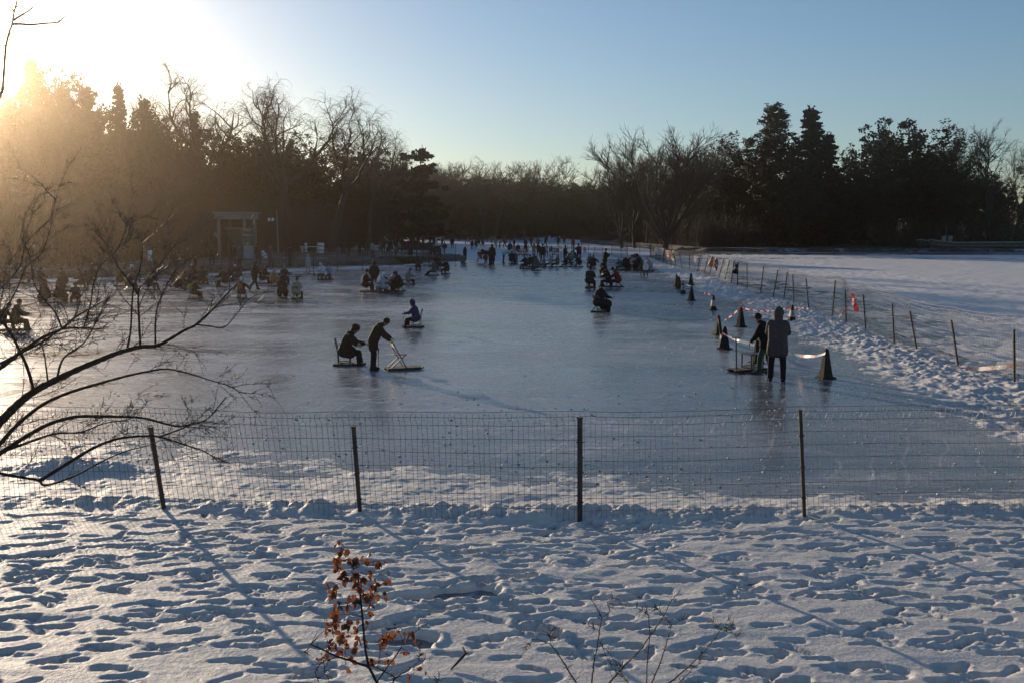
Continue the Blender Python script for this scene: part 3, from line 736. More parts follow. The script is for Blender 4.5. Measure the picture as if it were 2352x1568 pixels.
fence('far_rink_fence', 'wire mesh fence across the far end of the rink behind the sitting crowd', BK, None, vs=.13, hs=.2, wire=.0034, over=.06, seed=3)
BL = [bpost(ZE, *a) for a in ((560,690,560),(800,720,520),(1060,735,500),(1315,757,470),(1665,737,435),(2028,747,415))] + [bpost(ZD, *a) for a in ((333,698,400),(675,682,392),(1040,672,385),(1395,665,320),(1575,640,300),(1925,622,335))]
BL[:0] = [bpost(ZF, *a) for a in ((-200,640,400),(300,620,420),(700,615,420),(1000,610,420))]
fence('bank_fence', 'wire mesh fence on thin posts along the stone bank below the pavilion', BL, None, vs=.14, hs=.26, wire=.0034, over=.05, seed=4)

# ------------------------------------------------------------------ lettering
FONT = bpy.data.fonts.load('<builtin>') if '<builtin>' in bpy.data.fonts else None
def letters(txt, size, parent, loc, rot, mat, name='lettering', ext=.003, sx=1.0):
    cu = bpy.data.curves.new('t', 'FONT'); cu.body = txt; cu.size = size; cu.align_x = 'CENTER'; cu.align_y = 'CENTER'; cu.extrude = ext; cu.space_line = 1.15
    cu.resolution_u = 3; cu.offset = size*.012
    o = bpy.data.objects.new('t', cu); COL.objects.link(o); dg = bpy.context.evaluated_depsgraph_get(); dg.update()
    me = bpy.data.meshes.new_from_object(o.evaluated_get(dg)); bpy.data.objects.remove(o); me.name = name
    me.materials.clear(); me.materials.append(mat); p = link(name, me, parent); p.location = loc; p.rotation_euler = rot; p.scale = (sx, 1, 1); return p
M_RED = plain('red_board', (.23,.022,.022), .55, .2, 4.0); M_WHITE = plain('white_paint', (.78,.77,.75), .5, .06, 5.0)
M_BLACKRUB = plain('black_rubber', (.013,.013,.013), .75, .35, 9.0, spec=.25); M_DIRTYRUB = plain('dusty_rubber', (.036,.031,.020), .8, .4, 7.0, spec=.25)
M_REFL = plain('faded_reflective_sleeve', (.50,.42,.36), .55, .25, 6.0); M_BLUEBIN = plain('blue_plastic', (.05,.07,.30), .5, .2, 5.0)
M_GREYBIN = plain('grey_plastic', (.09,.095,.09), .55, .2, 5.0); M_ORANGE = plain('orange_vinyl', (.62,.16,.05), .5, .2, 5.0)
M_YEL = plain('cream_vinyl', (.62,.52,.22), .55, .2, 5.0); M_DARK = plain('dark_cloth', (.02,.02,.022), .8, .3, 8.0)
def cloth(name, col, tr=.5, rough=.4, spec=.5):
    m, nt, b = new_mat(name); t = nt.nodes.new('ShaderNodeBsdfTranslucent'); t.inputs[0].default_value = (*col, 1)
    geo = node(nt, 'ShaderNodeTexCoord'); n = node(nt, 'ShaderNodeTexNoise', Scale=4.0, Detail=3.0); nt.links.new(geo.outputs['Object'], n.inputs['Vector'])
    nt.links.new(mixc(nt, n.outputs['Fac'], tuple(c*.8 for c in col), col), b.inputs['Base Color']); b.inputs['Roughness'].default_value = rough; b.inputs['Specular IOR Level'].default_value = spec
    mx = nt.nodes.new('ShaderNodeMixShader'); mx.inputs[0].default_value = tr
    nt.links.new(b.outputs[0], mx.inputs[1]); nt.links.new(t.outputs[0], mx.inputs[2]); nt.links.new(mx.outputs[0], nt.nodes['Material Output'].inputs[0]); return m
M_BANRED = cloth('red_banner_cloth', (.55,.035,.035), .35, .9, .08); M_BANWHITE = cloth('white_banner_cloth', (.85,.80,.74), .6); M_BANPINK = cloth('faded_red_cloth', (.66,.30,.26), .5)
M_BANORG = cloth('orange_banner_cloth', (.62,.17,.06), .5)

# boards with painted words
def facing_cam(o): return math.atan2(-o.x, o.y)          # turn about z so that local -Y looks at the viewer's side
def board(name, label, cat, zn, x0, x1, y0, y1, foot, txt, size, mat=M_RED, tmat=M_WHITE, legs=True, group=None, aframe=True):
    a = at(*zn((x0+x1)/2, foot)); Y = a.y; p0 = atY(*zn(x0, y1), Y); p1 = atY(*zn(x1, y0), Y); w = p1.x - p0.x; h = p1.z - p0.z
    root = empty(name, ((p0.x+p1.x)/2, Y, 0), facing_cam(a)*.5)
    mb = MB(); mb.box((0, 0, p0.z + h/2), (w, .04, h)); mb.build('panel', mat, root)
    if legs:
        for s in (-1, 1):
            l = MB(); l.bar((s*(w/2 - .06), .0, p0.z + .05), (s*(w/2 + .02), -.06, 0), .07, .05)
            if aframe: l.bar((s*(w/2 - .06), .05, p0.z + h*.9), (s*(w/2 - .02), .45, 0), .05, .04)
            l.build('leg', M_POST, root)
    letters(txt, size, root, (0, -.026, p0.z + h/2), (math.pi/2, 0, 0), tmat)
    return tag(root, label, cat, group)
board('notice_board', 'dark red standing board with two lines of large white characters by the rink entrance', 'sign', ZG, 465, 655, 452, 690, 775, '滑冰\n入口', .60)
board('notice_board', 'dark red warning board above the blue wheeled bin, two rows of white characters', 'sign', ZG, 1395, 1655, 445, 590, 790, '冰面滑\n请注意安全', .21, aframe=False)
board('notice_board', 'red warning board behind the row of seated people in white hats', 'sign', ZC, 1032, 1136, 337, 412, 470, '禁止\n翻越护栏', .24, aframe=False)
board('notice_sign', 'small orange notice hanging on the far fence', 'sign', ZH, 712, 772, 368, 492, 640, '禁止\n翻越', .30, mat=M_BANORG, tmat=M_WHITE, legs=False)
board('plan_board', 'small white lattice board held up on a pole over the second rink', 'sign', ZI, 1880, 1952, 168, 210, 300, '滑冰须知', .22, mat=M_WHITE, tmat=M_DARK, legs=True, aframe=False)

# cloths and rescue gear tied to the lakeside fence
def sheet(name, label, cat, zn, c, mat, group=None, dz=-.06, seed=0, txt=None, tsize=.2, tmat=M_WHITE, rot=0, sx=.5, Y=None):
    "c: four picture corners tl, tr, br, bl; hung just on the rink side of the fence"
    mid = ((c[0][0]+c[1][0]+c[2][0]+c[3][0])/4, (c[0][1]+c[1][1]+c[2][1]+c[3][1])/4)
    P = []
    for q in c:
        px, py = zn(*q); d = ray(px, py); t = None
        lo, hi = 10.0, 200.0                                # meet the line of the fence
        for i in range(50):
            m_ = (lo+hi)/2; x = d.x/d.y*m_
            if x < float(fence_x(m_)) - .06: lo = m_
            else: hi = m_
        Yq = Y if Y else lo
        P.append(atY(px, py, Yq))
    cen = sum(P, Vector())/4; root = empty(name, cen); rnd = random.Random(seed)
    n = 14; nr = (P[1]-P[0]).cross(P[3]-P[0]).normalized(); vs_ = []
    for j in range(n+1):
        for i in range(n+1):
            u, v = i/n, j/n; p = P[0]*(1-u)*(1-v) + P[1]*u*(1-v) + P[2]*u*v + P[3]*(1-u)*v
            p = p + nr*(.018*math.sin(u*13 + v*3 + seed) + .012*math.sin(v*9 - u*5))*(.4 + v)
            vs_.append(p - cen)
    f = [(j*(n+1)+i, j*(n+1)+i+1, (j+1)*(n+1)+i+1, (j+1)*(n+1)+i) for j in range(n) for i in range(n)]
    k = len(vs_); back = [v + nr*.004 for v in vs_]; f2 = [tuple(k + a for a in reversed(q)) for q in f]
    mb = MB(); mb.add(vs_ + back, f + f2); mb.build('cloth', mat, root, smooth=True)
    if txt:
        x = (P[1]-P[0] + P[2]-P[3]).normalized(); y = ((P[0]-P[3]) + (P[1]-P[2])).normalized(); z = x.cross(y).normalized(); y = z.cross(x)
        if z.dot(Vector((0, -1, 0))) < 0: pass
        o = letters(txt, tsize, root, (0, 0, 0), (0, 0, 0), tmat, sx=1)
        M = Matrix((x, y, z)).transposed().to_4x4(); o.matrix_local = Matrix.Translation(z*.045) @ M @ Matrix.Diagonal((sx, 1, 1, 1))
    return tag(root, label, cat, group)
sheet('banner', 'glowing white banner tied at the far end of the lakeside fence, sun shining through', 'banner', ZB, [(252,133),(352,148),(340,248),(254,232)], M_BANWHITE, seed=1)
sheet('banner', 'faded red banner with pale writing beside the glowing white banner', 'banner', ZB, [(368,170),(445,184),(462,300),(372,276)], M_BANPINK, seed=2, txt='严禁翻越', tsize=.50, sx=.8)
sheet('notice_cloth', 'crumpled white and pink notice hanging alone on the lakeside fence', 'notice', ZB, [(755,246),(810,252),(797,354),(746,345)], M_BANWHITE, seed=5)
sheet('banner', 'narrow bright red banner with white characters hanging nearest on the lakeside fence', 'banner', ZA, [(716,522),(755,540),(790,699),(742,690)], M_BANRED, seed=4, txt='警戒区\n请止步', tsize=.125, sx=.9)
def on_fence(zn, x, y, d=.08):
    px, py = zn(x, y); r = ray(px, py); lo, hi = 10.0, 200.0
    for i in range(50):
        m_ = (lo+hi)/2
        if r.x/r.y*m_ < float(fence_x(m_)) - d: lo = m_
        else: hi = m_
    return atY(px, py, lo)
def lifebuoy(zn, x, y, label, m1, m2, Rr=.33, tilt=0):
    p = on_fence(zn, x, y); root = empty('lifebuoy', p); d = Vector((float(fence_x(p.y+2) - fence_x(p.y-2)), 4, 0)).normalized()
    root.rotation_euler = (0, 0, math.atan2(d.y, d.x)); vs_ = []; fs = []; mb = MB(); N, n = 28, 10
    for i in range(N):
        a = 2*math.pi*i/N
        for j in range(n):
            b_ = 2*math.pi*j/n; rr = Rr + .062*math.cos(b_); vs_.append((rr*math.cos(a), .062*math.sin(b_), rr*math.sin(a)))
    fs = [(i*n+j, i*n+(j+1)%n, ((i+1)%N)*n+(j+1)%n, ((i+1)%N)*n+j) for i in range(N) for j in range(n)]
    mb.add(vs_, fs); mb.mi = [1 if (i % 7) < 2 else 0 for i in range(N) for j in range(n)]
    mb.build('ring', [m1, m2], root, smooth=True)
    rp_ = MB(); rp_.tube([(1.12*Rr*math.cos(a)*(1 + .08*math.cos(4*a)), .0, 1.12*Rr*math.sin(a)*(1 + .08*math.cos(4*a))) for a in [2*math.pi*k/40 for k in range(41)]], .008, 5); rp_.build('grab_rope', M_WHITE, root)
    return tag(root, label, 'lifebuoy', None)
lifebuoy(ZB, 486, 245, 'cream yellow lifebuoy on the fence just past the two banners', M_YEL, M_DARK, .40)
lifebuoy(ZB, 1056, 360, 'dark lifebuoy with orange bands on the lakeside fence', M_DARK, M_ORANGE, .36)
p = on_fence(ZB, 995, 325); root = empty('rescue_bag', p); mb = MB(); mb.lathe([(.02, .34), (.07, .30), (.10, .18), (.15, -.05), (.17, -.22), (.12, -.33), (.02, -.36)], n=12); mb.build('bag', M_ORANGE, root, smooth=True)
mb = MB(); mb.tube([(0,0,.33),(.02,0,.42),(.06,.03,.46)], .012, 5); mb.build('drawstring', M_DARK, root); root.rotation_euler = (0, R(16), 0); tag(root, 'red orange rescue bag hanging on a leaning post beside the dark lifebuoy', 'rescue bag')
p = on_fence(ZB, 1325, 425, .2); root = empty('horn_loudspeaker', p); mb = MB(); rot = Matrix.Rotation(R(200), 3, 'Y') @ Matrix.Rotation(R(25), 3, 'X')
mb.lathe([(.03, -.18), (.05, -.05), (.09, .08), (.16, .20), (.19, .24), (.17, .23), (.02, -.02)], n=18, rot=rot); mb.build('horn', M_BLACKRUB, root, smooth=True)
mb = MB(); mb.lathe([(.0, -.02), (.07, -.02), (.08, .10), (.05, .13), (.0, .13)], (0, 0, .14), 12); mb.bar((0, 0, .2), (.12, .02, .34), .03); mb.build('driver', M_BLACKRUB, root)
mb = MB(); mb.tube([(.10,.02,.36),(.13,.03,.1),(.12,.02,-.5)], .01, 5); mb.build('cable', M_BLACKRUB, root); tag(root, 'black horn loudspeaker hung on a fence post above the snow bank', 'loudspeaker')

# ------------------------------------------------------------------ traffic cones and barrier tape
def cone_meshes():
    b = MB()
    def ring(w, z, ch=.25): c = w*ch; return [(-w+c,-w,z),(w-c,-w,z),(w,-w+c,z),(w,w-c,z),(w-c,w,z),(-w+c,w,z),(-w,w-c,z),(-w,-w+c,z)]
    def stack(mb, prof):
        vs_ = []; fs = []
        for w, z, ch in prof: vs_ += ring(w, z, ch)
        for i in range(len(prof)-1):
            for j in range(8): fs.append((i*8+j, i*8+(j+1)%8, (i+1)*8+(j+1)%8, (i+1)*8+j))
        fs.append(tuple(reversed(range(8)))); fs.append(tuple((len(prof)-1)*8+j for j in range(8))); mb.add(vs_, fs)
    stack(b, [(.19, 0, .2), (.19, .025, .2), (.165, .04, .2), (.13, .045, .25)])
    body = MB(); stack(body, [(.135, .044, .25), (.118, .12, .25), (.066, .50, .28), (.052, .60, .3), (.050, .63, .4), (.040, .675, .5), (.018, .70, .5)])
    slv = MB(); stack(slv, [(.1125, .18, .25), (.0745, .46, .28)]); slv.f = slv.f[:-2]; slv.mi = slv.mi[:-2]
    return b, body, slv
cb, cbody, cslv = cone_meshes()
CM = {'black': (cb.mesh('base', [M_BLACKRUB]), cbody.mesh('cone_body', [M_BLACKRUB])), 'dusty': (cb.mesh('base', [M_DIRTYRUB]), cbody.mesh('cone_body', [M_DIRTYRUB]))}
for k, v in CM.items():
    pass
slvm = cslv.mesh('sleeve', [M_REFL])
def cone(zn, x, base, top, kind, label, rz=.3, sleeve=False, num=None):
    p = at(*zn(x, base)); tp = atY(*zn(x, top), p.y); s = min(1.15, max(.85, tp.z/.70)); p.y += .10
    root = empty('traffic_cone', p, rz); root.scale = (s, s, s)
    link('base', CM[kind][0], root); link('cone_body', CM[kind][1], root)
    if sleeve:
        o = link('sleeve', slvm, root); o.scale = (1.03, 1.03, 1)
    if num: letters(num, .20, root, (0, -.112, .32), (R(82.5), 0, 0), M_DARK, ext=.002)
    return tag(root, label, 'traffic cone', 'cones along the edge of the rink')
cone(ZB, 530, 655, 497, 'black', 'farthest dark cone, half hidden behind another cone', .2)
cone(ZB, 560, 688, 525, 'dusty', 'second dark cone in front of the farthest cone', .5)
cone(ZB, 615, 752, 585, 'black', 'cone with a pale sleeve numbered 6', .1, True, '6')
cone(ZB, 722, 640, 484, 'dusty', 'dark cone closest to the snow bank at the far end', .6)
cone(ZB, 728, 852, 655, 'black', 'plain black cone just past the cone numbered 6', .4)
cone(ZB, 1022, 977, 775, 'black', 'cone with a torn pale sleeve standing alone mid row', .15, True)
cone(ZB, 1092, 1312, 1045, 'dusty', 'olive cone with white tape hanging down its front', .3)
cone(ZB, 1178, 1503, 1200, 'black', 'black cone that the red and white tape runs from, left of the two people', .7)
cone(ZB, 1395, 1205, 940, 'black', 'tall black cone where several tapes meet behind the pair', .5)
cone(ZB, 2085, 1122, 940, 'black', 'pale sleeved cone numbered 5 standing in the snow bank', .1, True, '5')
cone(ZA, 490, 1332, 1050, 'dusty', 'nearest olive black cone with tape tied round its tip', .35)
cone(ZL, 940, 1015, 700, 'black', 'cone hidden behind the pair with the chair sled', .35)
M_TAPE = [cloth('white_tape', (.84,.82,.80), .45), cloth('red_tape', (.62,.06,.05), .3)]
M_TAPE_OLD = [cloth('faded_white_tape', (.50,.46,.45), .3), cloth('faded_red_tape', (.48,.26,.24), .3)]
def tape(label, pts, Ys, w=.065, reds=(), zn=ZL, twist=.6, period=None, seed=0, mats=None):
    "a ribbon through picture points at given distances"
    P = [atY(*zn(*q), Y) for q, Y in zip(pts, Ys)]; L = [0]
    for a, b in zip(P, P[1:]): L.append(L[-1] + (b-a).length)
    n = max(8, int(L[-1]/.05)); cen = P[0].copy(); root = empty('barrier_tape', cen); vs_ = []; mb = MB()
    for i in range(n+1):
        s = L[-1]*i/n; k = max(j for j in range(len(L)) if L[j] <= s + 1e-9); k = min(k, len(P)-2); t = (s - L[k])/max(1e-6, L[k+1]-L[k])
        c = P[k].lerp(P[k+1], t); d = (P[k+1]-P[k]).normalized(); a = twist*math.sin(s*1.9 + seed) ; up = Vector((0, 0, 1)); side = d.cross(up).normalized()
        o = (up*math.cos(a) + side*math.sin(a))*w/2; vs_ += [tuple(c + o - cen), tuple(c - o - cen)]
    f = [(2*i, 2*i+2, 2*i+3, 2*i+1) for i in range(n)]; mb.add(vs_, f)
    for i in range(n):
        s = L[-1]*(i+.5)/n; u = s/L[-1]
        red = any(r0 <= u <= r1 for r0, r1 in reds) and (int(s/(period or .16)) % 2 == 0)
        mb.mi[i] = 1 if red else 0
    mb.build('ribbon', mats or M_TAPE, root, smooth=True); return tag(root, label, 'barrier tape', 'red and white barrier tapes')
Y8 = at(*ZB(1178, 1503)).y + .1; Y11 = at(*ZA(490, 1332)).y + .1; Y7 = at(*ZB(1092, 1312)).y + .1; Y9 = at(*ZB(1395, 1205)).y + .1; Y10 = at(*ZB(2085, 1122)).y + .1
tape('sunlit tape stretched from the black cone past the two people to the nearest cone', [(468,610),(540,655),(620,690),(690,712),(880,765),(1080,830),(1280,862),(1440,902),(1560,920),(1720,922),(1850,885)], [Y8-.1+(Y11-Y8)*i/10 for i in range(11)], .075, ((0,.10),(.78,.93)), seed=1)
tape('white tape hanging in a loop from the olive cone', [(400,375),(408,430),(420,520),(432,620),(455,690),(470,640)], [Y7-.12]*4 + [(Y7+Y8)/2-.1, Y8-.12], .10, ((0,.06),), seed=0, twist=.2)
tape('loose tape drooping to the ice on the near side of the tall black cone', [(700,280),(655,325),(600,375),(500,440)], [Y9-.1, Y9-.3, Y9-.5, Y9-.9], .06, ((0,1),), period=.2, seed=2)
tape('tape running from the tall black cone across to the lakeside fence', [(740,275),(830,300),(910,312),(1060,322),(1220,308),(1300,290),(1400,268),(1520,275),(1635,288)], [Y9, Y9+.3, Y9+.5, Y9+1, Y10-.3, Y10-.1, Y10, Y10+1.0, Y10+1.6], .055, ((0,1),), period=.22, seed=3)
tape('tape lying on the snow bank beyond the tall black cone', [(680,195),(790,208),(880,220),(985,233)], [at(*ZL(680,200)).y-.2, at(*ZL(790,212)).y-.2, at(*ZL(880,224)).y-.2, at(*ZL(985,236)).y-.2], .06, ((0,1),), period=.25, seed=4)
tape('short tape flying from the torn sleeved cone', [(340,107),(300,95),(240,80),(190,64)], [at(*ZB(1022,977)).y + .05*i for i in range(4)], .08, ((0,1),), period=.1, seed=5)
Y3 = at(*ZB(615, 752)).y
tape('pale tape from the cone numbered 6 past the plain black cone', [(575,552),(600,600),(650,630),(705,655),(745,672),(795,700)], [Y3+1.2, Y3, Y3-.3, Y3-1.5, Y3-1.8, Y3-2.0], .07, (), zn=ZB, seed=6)
tape('thin pale tape from the far cone toward the fence', [(725,548),(790,545),(950,545),(1090,540),(1225,513)], [at(*ZB(722,640)).y - .1*i for i in range(5)], .05, (), zn=ZB, seed=7)
Yr = at(*ZA(1726, 1237)).y
tape('faded pink tape low on the fence above the nearest snow bank', [(1400,1250),(1560,1246),(1750,1243),(1920,1238),(2100,1225),(2352,1192)], [Yr, Yr, Yr-.2, Yr-.6, Yr-1.2, Yr-2.2], .10, ((.3,1),), zn=ZA, period=.4, seed=8, twist=.3, mats=M_TAPE_OLD)
tape('scrap of white and red tape dangling from a fence post', [(662,695),(635,715),(605,745),(595,775)], [at(*ZA(673,783)).y - .02*i for i in range(4)], .07, ((0,.4),), zn=ZA, seed=9)

# bins beside the entrance
def bin_(zn, x0, x1, y0, y1, mat, label, wheels):
    a = at(*zn((x0+x1)/2, y1)); Y = a.y; w = atY(*zn(x1, y0), Y).x - atY(*zn(x0, y0), Y).x; h = atY(*zn(x0, y0), Y).z; root = empty('litter_bin', a, .1)
    mb = MB(); t, b = w/2, w*.40
    vs_ = [(-b,-b,.04),(b,-b,.04),(b,b,.04),(-b,b,.04),(-t*.93,-t*.93,h*.93),(t*.93,-t*.93,h*.93),(t*.93,t*.93,h*.93),(-t*.93,t*.93,h*.93)]
    mb.add(vs_, [(3,2,1,0),(4,5,6,7),(0,1,5,4),(1,2,6,5),(2,3,7,6),(3,0,4,7)]); mb.build('bin_body', mat, root)
    mb = MB(); mb.box((0, 0, h*.955), (2*t, 2*t, h*.05)); mb.box((0, 0, h*.985), (1.7*t, 1.7*t, h*.03)); mb.bar((-t*.6, t*1.08, h*.95), (t*.6, t*1.08, h*.95), .035); mb.build('lid', mat, root)
    if wheels:
        for s in (-1, 1):
            q = MB(); q.lathe([(.02, -.025), (.10, -.025), (.11, 0), (.10, .025), (.02, .025)], (s*b*1.05, b, .11), 14, Matrix.Rotation(math.pi/2, 3, 'Y')); q.build('wheel', M_BLACKRUB, root)
    return tag(root, label, 'bin')
bin_(ZG, 62, 195, 610, 832, M_GREYBIN, 'dark grey litter bin standing at the end of the bank fence', False)
bin_(ZG, 1322, 1420, 552, 778, M_BLUEBIN, 'blue wheeled bin at the rink entrance', True)

# ------------------------------------------------------------------ moored boat under the right-hand trees
p = at(*[3760/1.7415, 1006/1.7415]); root = empty('moored_boat', p + Vector((0, 1.0, 0))); Y = p.y + 1
def bx(sx, sy): q = atY((3680 + sx*416/2352)/1.7415, (940 + sy*416/2352)/1.7415, Y); return q.x - p.x, q.z
M_HULL = plain('weathered_hull_paint', (.13,.12,.10), .7, .4, 1.2); M_DECK = plain('boat_rail', (.20,.19,.17), .6, .3, 1.5)
for dy, nm in ((0, 'near_hull'), (2.6, 'far_hull')):
    off = -75 if dy else 0
    st = [(160, 135, 150, 20), (240, 120, 300, 60), (330, 140, 375, 70), (480, 165, 392, 75), (700, 185, 395, 80), (1300, 185, 395, 80), (2352, 178, 395, 80), (3300, 170, 395, 80)]
    vs_ = []; fs = []
    for i, (x, t, b_, w) in enumerate(st):
        X0, zt = bx(x + off, t); _, zb = bx(x + off, b_); zb = max(zb, .02) if i > 2 else zb; ww = w/100
        vs_ += [(X0, dy - ww, zt), (X0, dy - ww*.75, (zt+zb)/2), (X0, dy, zb), (X0, dy + ww*.75, (zt+zb)/2), (X0, dy + ww, zt)]
    for i in range(len(st)-1):
        for j in range(4): fs.append((i*5+j, (i+1)*5+j, (i+1)*5+j+1, i*5+j+1))
        fs.append((i*5, i*5+4, (i+1)*5+4, (i+1)*5))
    fs.append((0, 1, 2, 3, 4)); mb = MB(); mb.add(vs_, fs); mb.build('hull', M_HULL, root)
    rl = MB(); pr = [(bx(x + off, t)[0], dy - w/100 - .03, bx(x + off, t)[1] + .03) for x, t, b_, w in st]; rl.tube(pr, .11, 8); rl.tube([(a, b, c - .42) for a, b, c in pr[2:]], .06, 6); rl.build('fender_rail', M_DECK, root)
x0, z0 = bx(640, 185); mb = MB(); mb.box((x0 + 14, 1.3, z0 + .05), (28, 2.4, .08)); mb.build('deck', M_DECK, root)
for sx in (550, 690): x, z = bx(sx, 185); mb = MB(); mb.box((x, .3, z + .45), (.55, .5, .9)); mb.box((x, .3, z + .93), (.65, .6, .06)); mb.build('locker', M_DECK, root)
x, z = bx(605, 185); mb = MB(); mb.tube([(x, .3, z), (x, .3, z + 2.1)], .04, 6); mb.build('mast', M_DECK, root)
tag(root, 'long weathered boat with rounded twin bows moored under the trees of the far right shore', 'boat')
# ------------------------------------------------------------------ people
def V(*a): return Vector(a)
def round_cone(mb, p0, r0, p1, r1, n=10):
    p0, p1 = Vector(p0), Vector(p1); d = p1 - p0; L = d.length
    if L < 1e-5: d = V(0, 0, 1); L = 1e-5
    d = d.normalized(); pts = []; rad = []
    for a in (80, 50, 22): pts.append(p0 - d*r0*math.sin(R(a))); rad.append(r0*math.cos(R(a)))
    pts += [p0, p1]; rad += [r0, r1]
    for a in (22, 50, 80): pts.append(p1 + d*r1*math.sin(R(a))); rad.append(r1*math.cos(R(a)))
    mb.tube(pts, rad, n)
def blob(mb, c, r, sc=(1, 1, 1), n=12, M=None):
    vs_ = []; fs = []; m = n//2
    for i in range(m+1):
        t = math.pi*i/m
        for j in range(n):
            a = 2*math.pi*j/n; p = V(math.sin(t)*math.cos(a)*sc[0], math.sin(t)*math.sin(a)*sc[1], math.cos(t)*sc[2])*r
            if M is not None: p = M @ p
            vs_.append(p + Vector(c))
    for i in range(m):
        for j in range(n): fs.append((i*n+j, (i+1)*n+j, (i+1)*n+(j+1)%n, i*n+(j+1)%n))
    mb.add(vs_, fs)
TMP_N = [0]
def remesh(mb, voxel, name, smooth=3):
    me = mb.mesh('tmp'); o = bpy.data.objects.new('tmp', me); COL.objects.link(o)
    m = o.modifiers.new('r', 'REMESH'); m.mode = 'VOXEL'; m.voxel_size = voxel; m.use_smooth_shade = True
    if smooth: s = o.modifiers.new('s', 'SMOOTH'); s.iterations = smooth; s.factor = .5
    dg = bpy.context.evaluated_depsgraph_get(); dg.update()
    out = bpy.data.meshes.new_from_object(o.evaluated_get(dg)); out.name = name
    bpy.data.objects.remove(o); bpy.data.meshes.remove(me); return out

def rotx(v, a): c, s = math.cos(a), math.sin(a); return V(v.x, v.y*c + v.z*s, -v.y*s + v.z*c)   # + a tips +z towards +y
def skeleton(kind):
    "joints of a 1.70 m figure that looks along +Y"
    J = {}
    K = dict(lean=3, hip=.90, thigh=(2, -2), knee=(2, 2), spread=6, arm=((6, 12, 12), (4, 12, 12)), head=8, twist=0)
    P = {'stand': {}, 'phone': dict(arm=((30, 10, 95), (34, 8, 105)), head=22, lean=2),
         'pockets': dict(arm=((-10, 22, 50), (-10, 22, 50)), head=4), 'walk': dict(thigh=(22, -18), knee=(6, 26), arm=((-20, 10, 20), (24, 10, 25)), lean=5),
         'skate': dict(lean=20, thigh=(26, -14), knee=(34, 18), spread=9, arm=((30, 30, 25), (-18, 34, 20)), head=-4),
         'push': dict(lean=14, thigh=(16, -6), knee=(12, 8), arm=((22, 4, 14), (26, 4, 12)), head=16),
         'bend': dict(lean=24, thigh=(6, 0), knee=(10, 6), arm=((34, 6, 22), (26, 6, 24)), head=36),
         'deepbend': dict(lean=66, thigh=(2, -4), knee=(6, 6), arm=((72, 8, 20), (68, 8, 26)), head=10),
         'sit': dict(hip=.42, lean=8, thigh=(86, 84), knee=(84, 80), spread=9, arm=((28, 12, 58), (26, 12, 60)), head=18),
         'hunch': dict(hip=.42, lean=20, thigh=(84, 86), knee=(74, 82), spread=7, arm=((38, 8, 44), (40, 8, 46)), head=26),
         'poles': dict(hip=.42, lean=12, thigh=(84, 82), knee=(72, 84), spread=10, arm=((38, 12, 42), (36, 14, 40)), head=12),
         'stretch': dict(hip=.42, lean=2, thigh=(72, 76), knee=(28, 40), spread=7, arm=((30, 12, 60), (24, 12, 60)), head=12),
         'armsout': dict(hip=.42, lean=4, thigh=(84, 84), knee=(80, 82), spread=10, arm=((10, 50, 14), (10, 50, 14)), head=6),
         'photo': dict(arm=((62, 14, 80), (62, 12, 84)), head=2, lean=-2)}[kind]
    K.update(P); hip = V(0, 0, K['hip']); td = rotx(V(0, 0, 1), R(K['lean']))
    J['pelvis'] = hip; J['waist'] = hip + td*.22; J['chest'] = hip + rotx(V(0, 0, 1), R(K['lean']*1.06))*.40; J['neck'] = hip + rotx(V(0, .02, 1), R(K['lean']*1.12)).normalized()*.545
    J['headdir'] = rotx(V(0, 0, 1), R(K['lean']*.8 + K['head'])); J['head'] = J['neck'] + J['headdir']*.165; J['td'] = td
    for i, s in enumerate((-1, 1)):
        sh = hip + rotx(V(s*.185, 0, .485), R(K['lean']*1.06)); a, ab, el = K['arm'][i]
        J['sh', s] = sh; base = rotx(V(0, 0, -1), -R(a)); base = V(s*math.sin(R(ab)), base.y*math.cos(R(ab)), base.z*math.cos(R(ab)))
        J['el', s] = sh + base*.285; f = rotx(V(0, 0, -1), -R(a + el)); inward = -.25 if el > 40 else (.15 if ab > 25 else .0)
        f = V(s*(math.sin(R(ab))*.4 + inward), f.y, f.z).normalized(); J['wr', s] = J['el', s] + f*.245; J['fd', s] = f
        hp = hip + V(s*.095, 0, -.02); th, kn = K['thigh'][i], K['knee'][i]
        t = rotx(V(0, 0, -1), -R(th)); t = V(s*math.sin(R(K['spread'])), t.y, t.z).normalized(); J['hp', s] = hp; J['kn', s] = hp + t*.425
        c = rotx(V(0, 0, -1), -R(th - kn)); c = V(s*.03, c.y, c.z).normalized(); J['an', s] = J['kn', s] + c*.405
        fw = V(s*.16, 1, 0).normalized(); 
        if kind == 'stretch': fw = V(s*.16, .8, .5).normalized()
        J['toe', s] = J['an', s] + fw*.15 + V(0, 0, -.045); J['fw', s] = fw
    J['sitting'] = K['hip'] < .6; lo = min(J['an', s].z for s in (-1, 1)) - .085
    if not J['sitting']:                                   # stand on the ice
        for k in J:
            if isinstance(J[k], Vector) and k not in ('headdir', 'td') and not (isinstance(k, tuple) and k[0] in ('fd', 'fw')): J[k] = J[k] - V(0, 0, lo)
    return J

